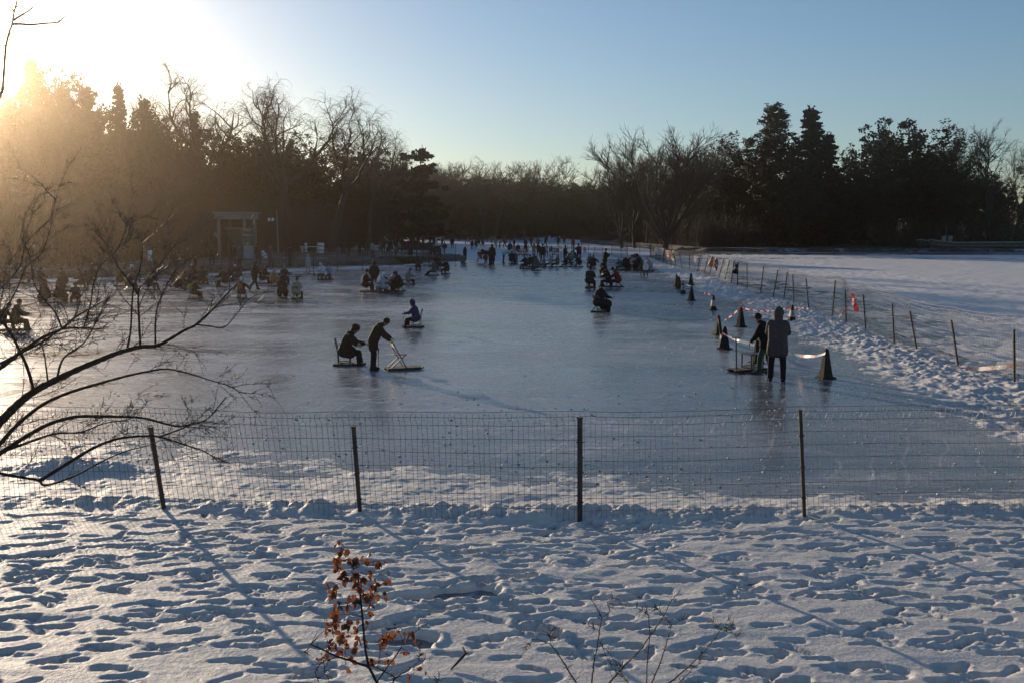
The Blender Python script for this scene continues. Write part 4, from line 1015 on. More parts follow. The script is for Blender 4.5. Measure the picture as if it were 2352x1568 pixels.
def hand(mb, J, s, grip=False):
    w, f = J['wr', s], J['fd', s]; side = f.cross(V(0, 0, 1))
    side = side.normalized() if side.length > .1 else V(1, 0, 0)
    nrm = side.cross(f).normalized()
    pal = w + f*.085
    for k in (-.026, 0, .026): round_cone(mb, w + side*k*.6 + f*.015, .019, pal + side*k, .016, 8)
    curl = .9 if grip else .35
    for k, L in ((-.034, .062), (-.012, .074), (.011, .070), (.033, .056)):
        a = pal + side*k; d1 = (f*math.cos(curl*.6) - nrm*math.sin(curl*.6)); b = a + d1*L*.5; d2 = (f*math.cos(curl*1.6) - nrm*math.sin(curl*1.6)); c = b + d2*L*.5
        round_cone(mb, a, .0100, b, .0090, 8); round_cone(mb, b, .0090, c, .0078, 8)
    t0 = w + f*.03 - side*s*.026; t1 = t0 - side*s*.026 + f*.030; round_cone(mb, t0, .0125, t1, .0105, 8); round_cone(mb, t1, .0105, t1 + f*.028 - nrm*.008, .0085, 8)

BODY_CACHE = {}
def figure_meshes(kind, top, hem, lod):
    "lod 0: close by, 1: middle, 2: far; top: hood, beanie, hair, longhair, bobble; hem: short, long, coat"
    key = (kind, top, hem, lod)
    if key in BODY_CACHE: return BODY_CACHE[key]
    J = skeleton(kind); vx = (.0105, .021, .034)[lod]; out = {}; hd = J['headdir']; hc = J['head']
    right = V(1, 0, 0); fw = right.cross(hd).normalized() * -1
    if fw.y < 0: fw = -fw
    HM = Matrix((right, fw, hd)).transposed()
    def h(x, y, z): return hc + right*x + fw*y + hd*z
    # one continuous body
    b = MB()
    blob(b, h(0, -.005, .03), .095, (.80, 1.0, 1.08), 14, HM); blob(b, h(0, .022, -.035), .068, (.82, 1.0, 1.0), 12, HM)
    if lod < 2:
        round_cone(b, h(0, .082, .022), .012, h(0, .100, -.012), .016, 8); round_cone(b, h(-.022, .085, -.052), .010, h(.022, .085, -.052), .010, 8)
        round_cone(b, h(-.05, .072, .040), .011, h(.05, .072, .040), .011, 8); blob(b, h(0, .075, -.085), .024)
        for s in (-1, 1): blob(b, h(s*.078, -.01, .005), .026, (.45, .8, 1.2), 8, HM)
    round_cone(b, J['neck'], .052, hc - hd*.02, .05)
    round_cone(b, J['pelvis'], .125, J['chest'], .13); round_cone(b, J['chest'], .12, J['neck'] - J['td']*.05, .06)
    for s in (-1, 1):
        round_cone(b, J['chest'] + J['td']*.05, .09, J['sh', s], .058); round_cone(b, J['sh', s], .055, J['el', s], .041); round_cone(b, J['el', s], .041, J['wr', s], .028)
        round_cone(b, J['hp', s], .085, J['kn', s], .055); round_cone(b, J['kn', s], .055, J['an', s], .036); round_cone(b, J['an', s], .038, J['toe', s], .03)
        if lod == 0: hand(b, J, s, kind in ('push', 'poles', 'hunch'))
        else:
            f = J['fd', s]; sd = f.cross(V(0, 0, 1)); sd = sd.normalized() if sd.length > .1 else V(1, 0, 0)
            round_cone(b, J['wr', s], .034, J['wr', s] + f*.09, .036, 8)
            for k in (-.03, -.01, .01, .03): round_cone(b, J['wr', s] + f*.08 + sd*k, .013, J['wr', s] + f*(.17 - abs(k)*.4) + sd*k*1.2 - V(0, 0, .015), .011, 6)
            round_cone(b, J['wr', s] + f*.03 - sd*s*.03, .015, J['wr', s] + f*.08 - sd*s*.06, .012, 6)
    out['body'] = remesh(b, vx, 'body', 2)
    # trousers
    t = MB(); round_cone(t, J['pelvis'] + J['td']*.06, .145, J['pelvis'] - V(0, 0, .02), .14)
    for s in (-1, 1):
        k = J['kn', s]; a = J['an', s]
        round_cone(t, J['hp', s], .108, k, .080); round_cone(t, k, .082, a + (k-a)*.10, .068)
        round_cone(t, a + (k-a)*.22, .072, a + (k-a)*.08, .075)
    out['trousers'] = remesh(t, vx*1.15, 'trousers')
    # shoes
    for s in (-1, 1):
        q = MB(); a = J['an', s]; fwv = J['fw', s]; dn = V(0, 0, -1)
        if kind == 'stretch': dn = V(0, .5, -.8).normalized()
        heel = a - fwv*.045 + dn*.038; toe = a + fwv*.165 + dn*.050
        round_cone(q, a + V(0, 0, .02), .056, heel, .045); round_cone(q, heel, .045, toe, .036); round_cone(q, a, .055, a + fwv*.08 + dn*.025, .048)
        m = remesh(q, vx*.9, 'shoe', 2); lo = min(v.co.z for v in m.vertices); out['shoe', s] = m
    # coat
    c = MB(); td = J['td']; fat = .042 if hem != 'coat' else .05
    for s in (-1, 1):
        round_cone(c, J['pelvis'] + V(s*.055, 0, 0) + td*.05, .140 + fat*(1 if J['sitting'] else .85), J['chest'] + V(s*.075, 0, 0), .125 + fat)
        round_cone(c, J['chest'] + V(s*.07, 0, 0), .125 + fat, J['sh', s] - V(s*.03, 0, 0), .085)
        round_cone(c, J['sh', s] - V(s*.004, 0, .015), .092, J['el', s], .082); round_cone(c, J['el', s], .082, J['wr', s] - J['fd', s]*.02, .054)
        L = {'short': .16, 'long': .44, 'coat': .95}[hem]; k = J['hp', s].lerp(J['kn', s], min(L, 1.0))
        round_cone(c, J['hp', s] + V(s*.015*(1 if J['sitting'] else -1), 0, .03), (.150 + fat) if J['sitting'] else (.130 + fat*.8), k + V(s*.0 if not J['sitting'] else s*.01, 0, 0), (.114 + fat*.8) if not J['sitting'] else .128 + fat + .02*L)
        if J['sitting'] and hem == 'coat': round_cone(c, J['kn', s], .13, J['kn', s].lerp(J['an', s], .55), .13)
    if hem != 'short': round_cone(c, J['pelvis'], .16, J['hp', -1].lerp(J['hp', 1], .5).lerp(J['kn', 1].lerp(J['kn', -1], .5), {'long': .45, 'coat': .9}[hem]), .14)
    round_cone(c, J['chest'] + td*.06, .12, J['neck'] - td*.01, .082)
    if top == 'hood':
        blob(c, h(0, -.035, .028), .142, (.92, .98, 1.10), 14, HM); round_cone(c, J['neck'] - td*.02, .105, h(0, -.03, -.04), .115)
    elif hem != 'short' or top != 'hair':                  # hood lying on the shoulders, or a thick collar
        blob(c, J['neck'] + td*.015 - V(0, 1, 0)*.075, .10, (1.25, .8, .75), 12); round_cone(c, J['neck'], .088, J['neck'] + hd*.04, .085)
    if top == 'hood':                                      # open the hood at the face
        m = remesh(c, vx*1.05, 'coat'); import bmesh as _b
        bm = _b.new(); bm.from_mesh(m)
        cut = [v for v in bm.verts if ((v.co - h(0, .125, -.005)).length < .088)]
        _b.ops.delete(bm, geom=cut, context='VERTS'); bm.to_mesh(m); bm.free(); out['coat'] = m
    else: out['coat'] = remesh(c, vx*1.05, 'coat')
    # hat or hair
    q = MB()
    if top in ('beanie', 'bobble'):
        blob(q, h(0, -.012, .055), .112, (.88, 1.0, .98), 14, HM); round_cone(q, h(0, -.015, .045), .098, h(0, -.015, .075), .098, 14)
        if top == 'bobble': blob(q, h(0, -.03, .19), .05)
        m = remesh(q, vx, 'hat', 2); cutz = -.002
    elif top == 'hair':
        blob(q, h(0, -.02, .048), .106, (.88, 1.0, 1.02), 14, HM); blob(q, h(0, -.055, -.02), .072, (1, .7, 1), 12, HM); m = remesh(q, vx, 'hair', 2); cutz = -.2
    elif top == 'curly':
        rnd = random.Random(4)
        blob(q, h(0, -.02, .05), .112, (.92, 1.0, 1.05), 14, HM); blob(q, h(0, -.06, -.02), .08, (1, .7, 1), 12, HM)
        for i in range(60):
            v = rv(rnd); v.z = abs(v.z)*.9 - .15; v.y -= .3; v = v.normalized(); blob(q, h(v.x*.098, -.02 + v.y*.112, .045 + v.z*.115), rnd.uniform(.022, .032), n=8)
        m = remesh(q, vx*.8, 'hair', 1); cutz = -.2
    elif top == 'longhair':
        blob(q, h(0, -.02, .048), .108, (.90, 1.0, 1.02), 14, HM); round_cone(q, h(0, -.06, .0), .085, J['neck'] - td*.16 - V(0, 1, 0)*.085, .07)
        for s in (-1, 1): round_cone(q, h(s*.06, -.03, 0), .05, J['neck'] - td*.10 + V(s*.07, -.03, 0), .045)
        m = remesh(q, vx, 'hair', 2); cutz = -.4
    else: m = None
    if m is not None:
        out['head'] = m
        import bmesh as _b
        bm = _b.new(); bm.from_mesh(m)                     # keep the face free
        cut = [v for v in bm.verts if (v.co - hc).dot(fw) > .045 and (v.co - hc).dot(hd) < .045]
        if cut: _b.ops.delete(bm, geom=cut, context='VERTS'); bm.to_mesh(m)
        bm.free()
    out['height'] = max(v.co.z for v in out['coat'].vertices); out['height'] = max([out['height']] + [max(v.co.z for v in out[k].vertices) for k in ('head', 'body') if k in out])
    BODY_CACHE[key] = out; return out

PAL = {'K': (.016,.016,.018), 'k': (.030,.030,.034), 'G': (.085,.087,.092), 'g': (.19,.195,.20), 'W': (.58,.60,.64), 'B': (.045,.030,.020), 'O': (.032,.034,.022), 'N': (.34,.28,.22),
       'R': (.22,.014,.020), 'Y': (.33,.20,.045), 'P': (.46,.28,.29), 'U': (.10,.16,.27), 'V': (.040,.040,.115), 'T': (.088,.072,.068), 'S': (.40,.36,.36), 'A': (.34,.15,.06), 'F': (.33,.36,.42),
       'L': (.30,.32,.05), 'H': (.42,.50,.56), 'n': (.15,.115,.085), 'e': (.03,.075,.05), 'r': (.12,.03,.03)}
SKIN = plain('skin', (.34,.20,.14), .6, .1, 12.0)
def cmat(k): return plain('fabric_' + {'K':'black','k':'charcoal','G':'grey','g':'light_grey','W':'white','B':'brown','O':'olive','N':'beige','R':'red','Y':'mustard','P':'pink','U':'blue','V':'violet','T':'taupe','S':'pale_pink','A':'orange','F':'pale_blue','L':'lime','H':'ice_blue','n':'tan','e':'green','r':'maroon'}[k], PAL[k], .85, .3, 14.0, bump=.25, spec=.2)
def put(name, me, parent, mat):
    o = bpy.data.objects.new(name, me); COL.objects.link(o); o.parent = parent
    if len(me.materials) == 0: me.materials.append(mat)
    o.material_slots[0].link = 'OBJECT'; o.material_slots[0].material = mat; return o
SEAT = {}
def person(label, zn, fx, fy, topy, kind, az, top='hair', hem='short', col='KKKK', group=None, sit=None, z0=0.0, hmin=.9, hmax=1.9, adj=1.0, dy=0):
    "feet at (fx, fy), crown at topy in the zone's pixels; az: heading, 0 away from the viewer, 90 to the left; col: coat, trousers, hat or hair, shoes"
    px, py = zn(fx, fy); p = at(px, py, z0); d = p.length
    lod = 0 if p.y < 31 else (1 if p.y < 62 else 2)
    M = figure_meshes(kind, top, hem, lod); tp = atY(*zn(fx, topy), p.y); want = min(hmax, max(hmin, (tp.z - z0)*adj)); s = want/M['height']
    p = p + V(0, dy, 0); root = empty('person', p, R(az)); root.scale = (s, s, s)
    put('body', M['body'], root, SKIN); put('trousers', M['trousers'], root, cmat(col[1]))
    for sd in (-1, 1): put('shoe', M['shoe', sd], root, cmat(col[3]))
    put('coat', M['coat'], root, cmat(col[0]))
    if 'head' in M: put('hat' if top in ('beanie', 'bobble') else 'hair', M['head'], root, cmat(col[2]))
    tag(root, label, 'person', group)
    if sit: sled(sit, p, R(az), s)
    return root

# ------------------------------------------------------------------ chair sleds
M_WOOD = plain('worn_wood', (.030,.024,.019), .85, .4, 5.0); M_CHAIR = plain('dark_painted_steel', (.030,.032,.036), .45, .3, 7.0); M_SLAT = plain('plastic_slats', (.16,.17,.18), .4, .2, 6.0)
def sled_parts(kind):
    P = []; d = MB(); d.box((0, .12, .055), (.40, .86, .020)); 
    for y in (-.28, .12, .50): d.box((0, y, .040), (.40, .06, .012))
    P.append(('base_board', d, M_WOOD))
    for s in (-1, 1):
        r = MB(); r.box((s*.15, .12, .017), (.022, .90, .034)); r.bar((s*.15, .565, .020), (s*.15, .63, .055), .022, .03); P.append(('runner', r, M_CHAIR))
    if kind == 'fold':
        for s in (-1, 1):
            a = MB(); a.bar((s*.185, .16, .066), (s*.185, -.20, .74), .022, .026); P.append(('leg', a, M_CHAIR))
            a = MB(); a.bar((s*.158, -.22, .066), (s*.158, .17, .405), .022, .026); P.append(('leg', a, M_CHAIR))
        b = MB()
        for z, w in ((.715, .03), (.645, .045), (.600, .045)): b.box((0, -.20 + (.74 - z)*.53, z), (.37, .014, w))
        P.append(('backrest', b, M_CHAIR)); q = MB()
        for i in range(7): q.box((0, -.15 + i*.055, .405 + (.008 if i % 2 else 0)), (.35, .044, .012))
        for s in (-1, 1): q.box((s*.150, .01, .392), (.018, .38, .014))
        P.append(('seat', q, M_SLAT))
        b = MB(); b.bar((-.17, -.135, .14), (.17, -.135, .14), .016); b.bar((-.18, .06, .255), (.18, .06, .255), .014); P.append(('cross_bar', b, M_CHAIR))
    else:
        for s in (-1, 1):
            a = MB(); a.bar((s*.17, -.17, .066), (s*.17, -.18, .40), .026); a.bar((s*.17, -.18, .40), (s*.17, -.26, .80), .026); P.append(('leg', a, M_CHAIR))
            a = MB(); a.bar((s*.17, .17, .066), (s*.17, .17, .39), .026); P.append(('leg', a, M_CHAIR))
        b = MB()
        for z, w in ((.785, .035), (.700, .03)): b.box((0, -.18 - (z - .40)*.2, z), (.33, .018, w))
        P.append(('backrest', b, M_CHAIR)); q = MB(); q.box((0, 0, .400), (.38, .40, .024)); P.append(('seat', q, M_CHAIR))
        b = MB(); b.bar((-.17, .17, .10), (.17, .17, .10), .02); b.bar((-.17, -.17, .10), (.17, -.17, .10), .02)
        for s in (-1, 1): b.bar((s*.17, -.16, .10), (s*.17, .16, .10), .02)
        P.append(('cross_bar', b, M_CHAIR))
    return [(n, m.mesh(n, [mt])) for n, m, mt in P]
SLEDS = {k: sled_parts(k) for k in ('fold', 'square')}
SLED_LABELS = []
def sled(spec, p, rz, s=1.0):
    kind, label = spec; label = ' '.join(label.replace(' of the ', ' under the ', 1).split()[:15]).rstrip(' ,')
    while label.split()[-1] in ('a', 'an', 'the', 'in', 'of', 'with', 'and', 'to', 'at', 'by', 'behind', 'left', 'far', 'low', 'after', 'holding'): label = ' '.join(label.split()[:-1])
    s = min(1.12, max(.80, s)); root = empty('chair_sled', (p.x, p.y, 0), rz); root.scale = (s, s, s)
    for n, me in SLEDS[kind]: link(n, me, root)
    return tag(root, label, 'chair sled', 'ice chairs on runners')
def S(txt, kind='fold'): return (kind, txt)
def pole(label, a, b):
    root = empty('ice_pole', b); a = Vector(a) - Vector(b); mb = MB(); mb.tube([a, V(0, 0, .0)], [.009, .006], 6); mb.build('rod', M_CHAIR, root)
    g = MB(); g.tube([a + a.normalized()*.03, a - a.normalized()*.09], .016, 8); g.build('grip', M_BLACKRUB, root); return tag(root, label, 'ice pole')

# the people close by
w = person('person in a long taupe hooded coat and black trousers holding a phone, back turned', ZL, 1195, 1262, 258, 'phone', -18, 'hood', 'long', 'TKKK')
ph = empty('smartphone', w.location + V(.20, .33, 1.14)); mb = MB(); mb.box((0, 0, 0), (.075, .15, .010), Matrix.Rotation(R(35), 3, 'X')); mb.build('phone_body', M_BLACKRUB, ph); ph.rotation_euler = (0, 0, R(-30)); tag(ph, 'dark phone held in front of the taupe hooded coat', 'phone')
person('person in a black beanie and dark jacket pushing an empty sled beside the taupe coat', ZL, 1040, 1150, 345, 'push', 62, 'beanie', 'short', 'KeKG')
pc = at(*ZL(868, 1112)); e = sled(S('empty dark chair sled with a tall T shaped handle, pushed from behind', 'square'), pc, R(116), 1.05)
hb = MB(); hb.bar((0, .46, .06), (0, .50, .78), .024); hb.bar((-.13, .50, .79), (.13, .50, .79), .028); hb.build('handle', M_CHAIR, e)
p = at(*ZM(480, 1232))
person('curly haired person in a thick dark coat sitting in a square chair sled', ZM, 500, 1215, 565, 'hunch', -84, 'curly', 'long', 'BKBK', sit=S('square framed chair sled under the curly haired person', 'square'))
rg = empty('cloth_bundle', atY(*ZM(728, 890), p.y - .05)); mb = MB(); blob(mb, (0, 0, 0), .038, (1.1, .8, 1.3)); blob(mb, (.03, 0, -.05), .030, (1, .7, 1.4)); link('cloth', remesh(mb, .012, 'cloth', 2), rg, cmat('S')); tag(rg, 'lavender mitten bundle in the hands of the curly haired person', 'mittens')
person('person in a dark fur hooded jacket bending forward over an empty folding chair sled', ZM, 955, 1296, 565, 'bend', -80, 'beanie', 'long', 'BKBK', adj=1.12)
pole('long ice pole leaning beside the bending person', atY(*ZM(1032, 965), at(*ZM(1032, 1290)).y), at(*ZM(1032, 1290)))
sled(S('empty folding chair sled in front of the bending person'), at(*ZM(1345, 1283)), R(-68), .98)
person('child in a violet hooded jacket sitting sideways in a square chair sled, holding a pole', ZM, 1630, 622, 178, 'poles', 86, 'hood', 'short', 'VKKK', sit=S('square chair sled under the child in violet', 'square'))
pole('thin ice pole held by the child in violet', atY(*ZM(1438, 390), at(*ZM(1410, 612)).y), at(*ZM(1410, 612)))
person('person in black with a black cap sitting alone on a sled in mid rink', ZC, 1600, 1082, 742, 'poles', -48, 'beanie', 'coat', 'KKKK', sit=S('folding chair sled of the lone black figure in mid rink'))
pole('short ice pole at the knee of the lone black figure', atY(*ZC(1692, 905), at(*ZC(1672, 1075)).y), at(*ZC(1672, 1075)))

# the trio before the far crowd
person('person in olive with folded hood seen from behind on a folding chair sled', ZC, 1495, 800, 542, 'sit', -22, 'hair', 'short', 'OkKW', sit=S('folding chair sled under the olive jacket'))
person('person in a black jacket and pale shoes sitting beside the red jacket', ZC, 1718, 788, 545, 'poles', 84, 'beanie', 'short', 'KKKW', sit=S('folding chair sled between the olive and red jackets'))
person('person in a bright red jacket sitting side on with a black cap', ZC, 1835, 790, 555, 'hunch', 80, 'beanie', 'short', 'RKKW', sit=S('folding chair sled under the bright red jacket'))
GC = 'seated crowd at the far end of the rink'
person('standing person in a dark vest with one white sleeve, looking down at the hands', ZC, 1672, 612, 332, 'phone', -65, 'hair', 'short', 'KKKK')
person('dark seated figure with its back turned directly below the standing white sleeved person', ZC, 1665, 640, 470, 'hunch', 10, 'hair', 'coat', 'KKKK', sit=S('folding chair sled hidden under the dark coat below the white sleeve'), hmin=1.0)
person('child in an olive coat standing next to the child in a pale jacket', ZC, 2110, 655, 497, 'stand', 20, 'hair', 'long', 'OkKK', hmin=1.0)
person('small child in a pale ice blue jacket and hat standing with its back turned', ZC, 2156, 671, 474, 'stand', 5, 'bobble', 'short', 'WKWK', hmin=1.0)
person('seated person in dark blue grey, nearest of the cluster by the bank', ZC, 1862, 590, 460, 'hunch', 50, 'hair', 'short', 'GKKK', sit=S('folding chair sled at the near corner of the cluster by the bank'))
person('seated person with a pale hat and long dark coat in the cluster by the bank', ZC, 1910, 588, 412, 'sit', -40, 'beanie', 'coat', 'KKWG', sit=S('folding chair sled under the pale hat and dark coat'))
person('seated black haired person bowed between the pale hat and the pink coat', ZC, 1950, 575, 408, 'hunch', -70, 'hair', 'short', 'KKKK', sit=S('folding chair sled left of the pink coat'))
person('seated person in a pink coat seen from behind in the cluster', ZC, 2015, 583, 414, 'sit', 15, 'longhair', 'long', 'SkKW', sit=S('folding chair sled under the pink coat'))
person('seated person half hidden behind the pink coat and the peaked black hood', ZC, 2062, 572, 395, 'hunch', 120, 'hair', 'short', 'KKKK', sit=S('folding chair sled behind the pink coat'))
person('seated person in a big black coat with a peaked hood', ZC, 2098, 588, 394, 'hunch', 70, 'hood', 'coat', 'KKKK', sit=S('folding chair sled under the big peaked black coat'))
person('seated person with a red hood and pink jacket at the end of the cluster', ZC, 2212, 602, 425, 'hunch', 88, 'hood', 'short', 'PkRK', sit=S('folding chair sled under the red hood, outermost toward the bank'))
person('seated person facing the viewer left of the black coat with its back turned', ZC, 1508, 548, 395, 'sit', 150, 'hair', 'short', 'nKKK', sit=S('folding chair sled left of the broad black back'))
person('broad back of a person in black on a folding chair sled', ZC, 1540, 570, 404, 'armsout', 0, 'bobble', 'short', 'KKKK', sit=S('folding chair sled under the broad black back'))
for x, fy, ty, kd, az, tp_, hm, cl, lb in (
        (748, 574, 408, 'poles', 60, 'beanie', 'short', 'KKGK', 'seated person in black with arm outstretched, first in the long seated row'),
        (806, 556, 404, 'sit', 40, 'hair', 'short', 'KKKK', 'seated dark person second in the long row, tucked behind the first'),
        (856, 548, 400, 'hunch', 20, 'hair', 'short', 'kKKK', 'seated person behind the grey coat in the long row'),
        (880, 598, 424, 'sit', 55, 'hair', 'long', 'GKKK', 'seated person in grey sitting in front of the long row'),
        (958, 556, 420, 'stretch', 82, 'beanie', 'short', 'gKgK', 'seated person in pale grey with a low cap in the long row'),
        (1040, 558, 393, 'stretch', 84, 'beanie', 'short', 'NKWK', 'seated person in a beige jacket with a white hat, legs stretched'),
        (1118, 558, 392, 'stretch', 84, 'beanie', 'short', 'nKWK', 'second white hatted person with legs stretched, in a tan jacket'),
        (1218, 556, 420, 'stretch', 80, 'bobble', 'short', 'KKgK', 'seated person reaching far forward with stretched legs after the white hats'),
        (1322, 556, 424, 'stretch', 78, 'hair', 'short', 'WKKK', 'seated person in a fluffy white jacket'),
        (1386, 556, 412, 'hunch', 86, 'hair', 'short', 'KKKK', 'seated person in black closing the long row')):
    person(lb, ZC, x, fy, ty, kd, az, tp_, hm, cl, group=GC, sit=S('folding chair sled of the ' + lb[:1].lower() + lb[1:].split(',')[0]))
for x, fy, ty, kd, az, tp_, hm, cl, lb in (
        (1206, 500, 296, 'pockets', -60, 'hair', 'short', 'KKKK', 'standing person in black side on behind the seated row'),
        (1368, 490, 276, 'phone', 30, 'hair', 'short', 'KKKK', 'tall standing man in black behind the fluffy white jacket'),
        (1246, 505, 360, 'hunch', -100, 'hair', 'short', 'kKKK', 'seated figure behind the row beside the standing person in black'),
        (1284, 512, 362, 'sit', 170, 'hair', 'short', 'gKKK', 'seated grey figure facing the viewer behind the row'),
        (1322, 500, 350, 'sit', 120, 'hair', 'short', 'kKKK', 'seated dark figure just above the fluffy white jacket'),
        (346, 542, 258, 'stand', -25, 'longhair', 'coat', 'KKKK', 'tall woman in a long dark coat with hair loose at the entrance board'),
        (325, 530, 350, 'deepbend', 70, 'longhair', 'short', 'BKKK', 'person bending down over the red child at the entrance'),
        (275, 532, 388, 'stand', 10, 'beanie', 'short', 'rrKW', 'small child in dark red at the entrance board'),
        (485, 512, 346, 'deepbend', -78, 'beanie', 'short', 'HKWK', 'person in an ice blue jacket bending toward the blue bin'),
        (574, 514, 364, 'sit', -150, 'hair', 'long', 'KKKK', 'person in black sitting right beside the blue bin'),
        (606, 430, 275, 'phone', 175, 'longhair', 'coat', 'NNKK', 'woman in a long cream coat with long dark hair facing the viewer'),
        (560, 430, 252, 'stand', 20, 'hair', 'long', 'kKKK', 'dark standing figure just left of the cream coat'),
        (655, 430, 275, 'stand', 160, 'beanie', 'long', 'KKWK', 'standing dark figure with a pale hat behind the blue bin'),
        (746, 430, 270, 'stand', 40, 'longhair', 'long', 'KkKK', 'standing dark figure behind the warning board above the blue bin'),
        (838, 436, 270, 'phone', -150, 'hood', 'long', 'YgKK', 'standing person in a mustard yellow hooded coat'),
        (892, 432, 272, 'pockets', -10, 'hair', 'long', 'kKKK', 'standing dark figure next to the mustard coat'),
        (940, 505, 280, 'stand', 5, 'hair', 'short', 'KKKK', 'broad standing person in black right of the mustard coat'),
        (986, 436, 278, 'photo', 170, 'longhair', 'short', 'SKKK', 'standing person in pale pink raising both hands to the head'),
        (1046, 450, 302, 'stand', 10, 'hair', 'long', 'GKKK', 'grey standing figure left of the red board behind the white hats')):
    person(lb, ZC, x, fy, ty, kd, az, tp_, hm, cl, group='people standing at the far end', adj=1.0, hmin=.85)
    if 'seated' in lb or 'sitting' in lb: sled(S('chair sled of the ' + lb), at(*ZC(x, fy)), R(az), .9)

# skaters on the second rink
for zn, x, fy, ty, kd, az, tp_, hm, cl, lb in (
        (ZG, 345, 478, 235, 'stand', 175, 'beanie', 'short', 'KkKK', 'skater in black with pale chest print standing above the entrance board'),
        (ZG, 436, 472, 222, 'stand', 165, 'hair', 'short', 'kUKK', 'skater in blue trousers beside the black skater with the print'),
        (ZG, 500, 395, 180, 'skate', 40, 'hair', 'long', 'KKKK', 'dark skater in a long coat above the entrance board'),
        (ZG, 632, 300, 125, 'stand', 10, 'hair', 'short', 'kUKK', 'distant skater upright over the pale ice left of the long coat pair'),
        (ZG, 712, 285, 110, 'skate', -50, 'hair', 'short', 'KKKK', 'distant leaning skater just past the upright one'),
        (ZG, 992, 425, 212, 'skate', -60, 'beanie', 'short', 'AKKK', 'skater in an orange jacket'),
        (ZG, 1112, 420, 192, 'skate', 70, 'beanie', 'short', 'kKgK', 'skater with spread arms right of the orange jacket'),
        (ZG, 878, 345, 150, 'skate', -30, 'hair', 'short', 'KKKK', 'dark skater gliding behind the tall long coated woman'),
        (ZG, 802, 330, 150, 'stand', 0, 'bobble', 'long', 'nKgK', 'skater with a woolly pale hat directly above the bending adult'),
        (ZG, 600, 415, 292, 'skate', 30, 'hair', 'short', 'KKKK', 'crouching child skater in black beside the entrance board'),
        (ZG, 185, 330, 150, 'stand', 90, 'hair', 'short', 'rKKK', 'skater in dark red at the left of the second rink'),
        (ZG, 270, 315, 150, 'walk', -80, 'hair', 'short', 'KKKK', 'slim dark skater between the dark red and the printed skaters'),
        (ZG, 1262, 262, 120, 'stand', 20, 'hair', 'coat', 'KKKK', 'distant broad dark figure near the far snow edge'),
        (ZG, 1478, 255, 115, 'stand', 0, 'hood', 'coat', 'KKKK', 'distant hooded dark figure at the far snow edge'),
        (ZG, 1770, 262, 130, 'walk', 60, 'hair', 'short', 'KKKK', 'distant dark skater above the mustard coat'),
        (ZG, 1870, 262, 120, 'stand', -20, 'hair', 'short', 'kKKK', 'distant dark skater right of the one above the mustard coat'),
        (ZG, 1950, 300, 158, 'skate', 60, 'hair', 'short', 'FKKK', 'distant skater in a pale blue top'),
        (ZG, 2086, 300, 150, 'stand', 10, 'hood', 'coat', 'kKKK', 'distant skater in a dark coat with a pale rimmed hood'),
        (ZG, 2168, 305, 130, 'stand', 5, 'beanie', 'coat', 'WKWK', 'distant skater in a long white coat'),
        (ZG, 2290, 290, 140, 'walk', 40, 'hair', 'short', 'FKKK', 'distant skater in pale blue at the end of the white coated one'),
        (ZH, 205, 270, 115, 'stand', 8, 'beanie', 'coat', 'FKWK', 'distant pale skater nearest the fallen tree limb'),
        (ZH, 1060, 205, 65, 'stand', 0, 'hair', 'short', 'kKKK', 'two tone distant walker beyond the fallen tree limb'),
        (ZI, 1608, 352, 180, 'walk', 40, 'hair', 'short', 'KKKK', 'distant dark skater left of the small white lattice board'),
        (ZI, 1745, 330, 162, 'stand', 0, 'hair', 'long', 'KKKK', 'distant broad skater left of the pale one with the board'),
        (ZI, 1858, 318, 168, 'sit', 60, 'hair', 'short', 'WKKK', 'distant pale jacketed figure under the small white lattice board'),
        (ZI, 2148, 295, 155, 'stand', 20, 'hood', 'coat', 'KKKK', 'distant dark hooded figure right of the lattice board'),
        (ZI, 2010, 490, 272, 'walk', -30, 'hair', 'short', 'kkKK', 'skater striding behind the fence near the grey bin')):
    person(lb, zn, x, fy, ty, kd, az, tp_, hm, cl, group='skaters on the second rink', hmin=1.1)
    if kd == 'sit': sled(S('chair sled under the pale jacketed figure on the second rink'), at(*zn(x, fy)), R(az), .9)
person('person in a long black coat with a white collar standing by the grey litter bin', ZG, 172, 800, 318, 'stand', -80, 'bobble', 'coat', 'KKWK', hmax=1.8)

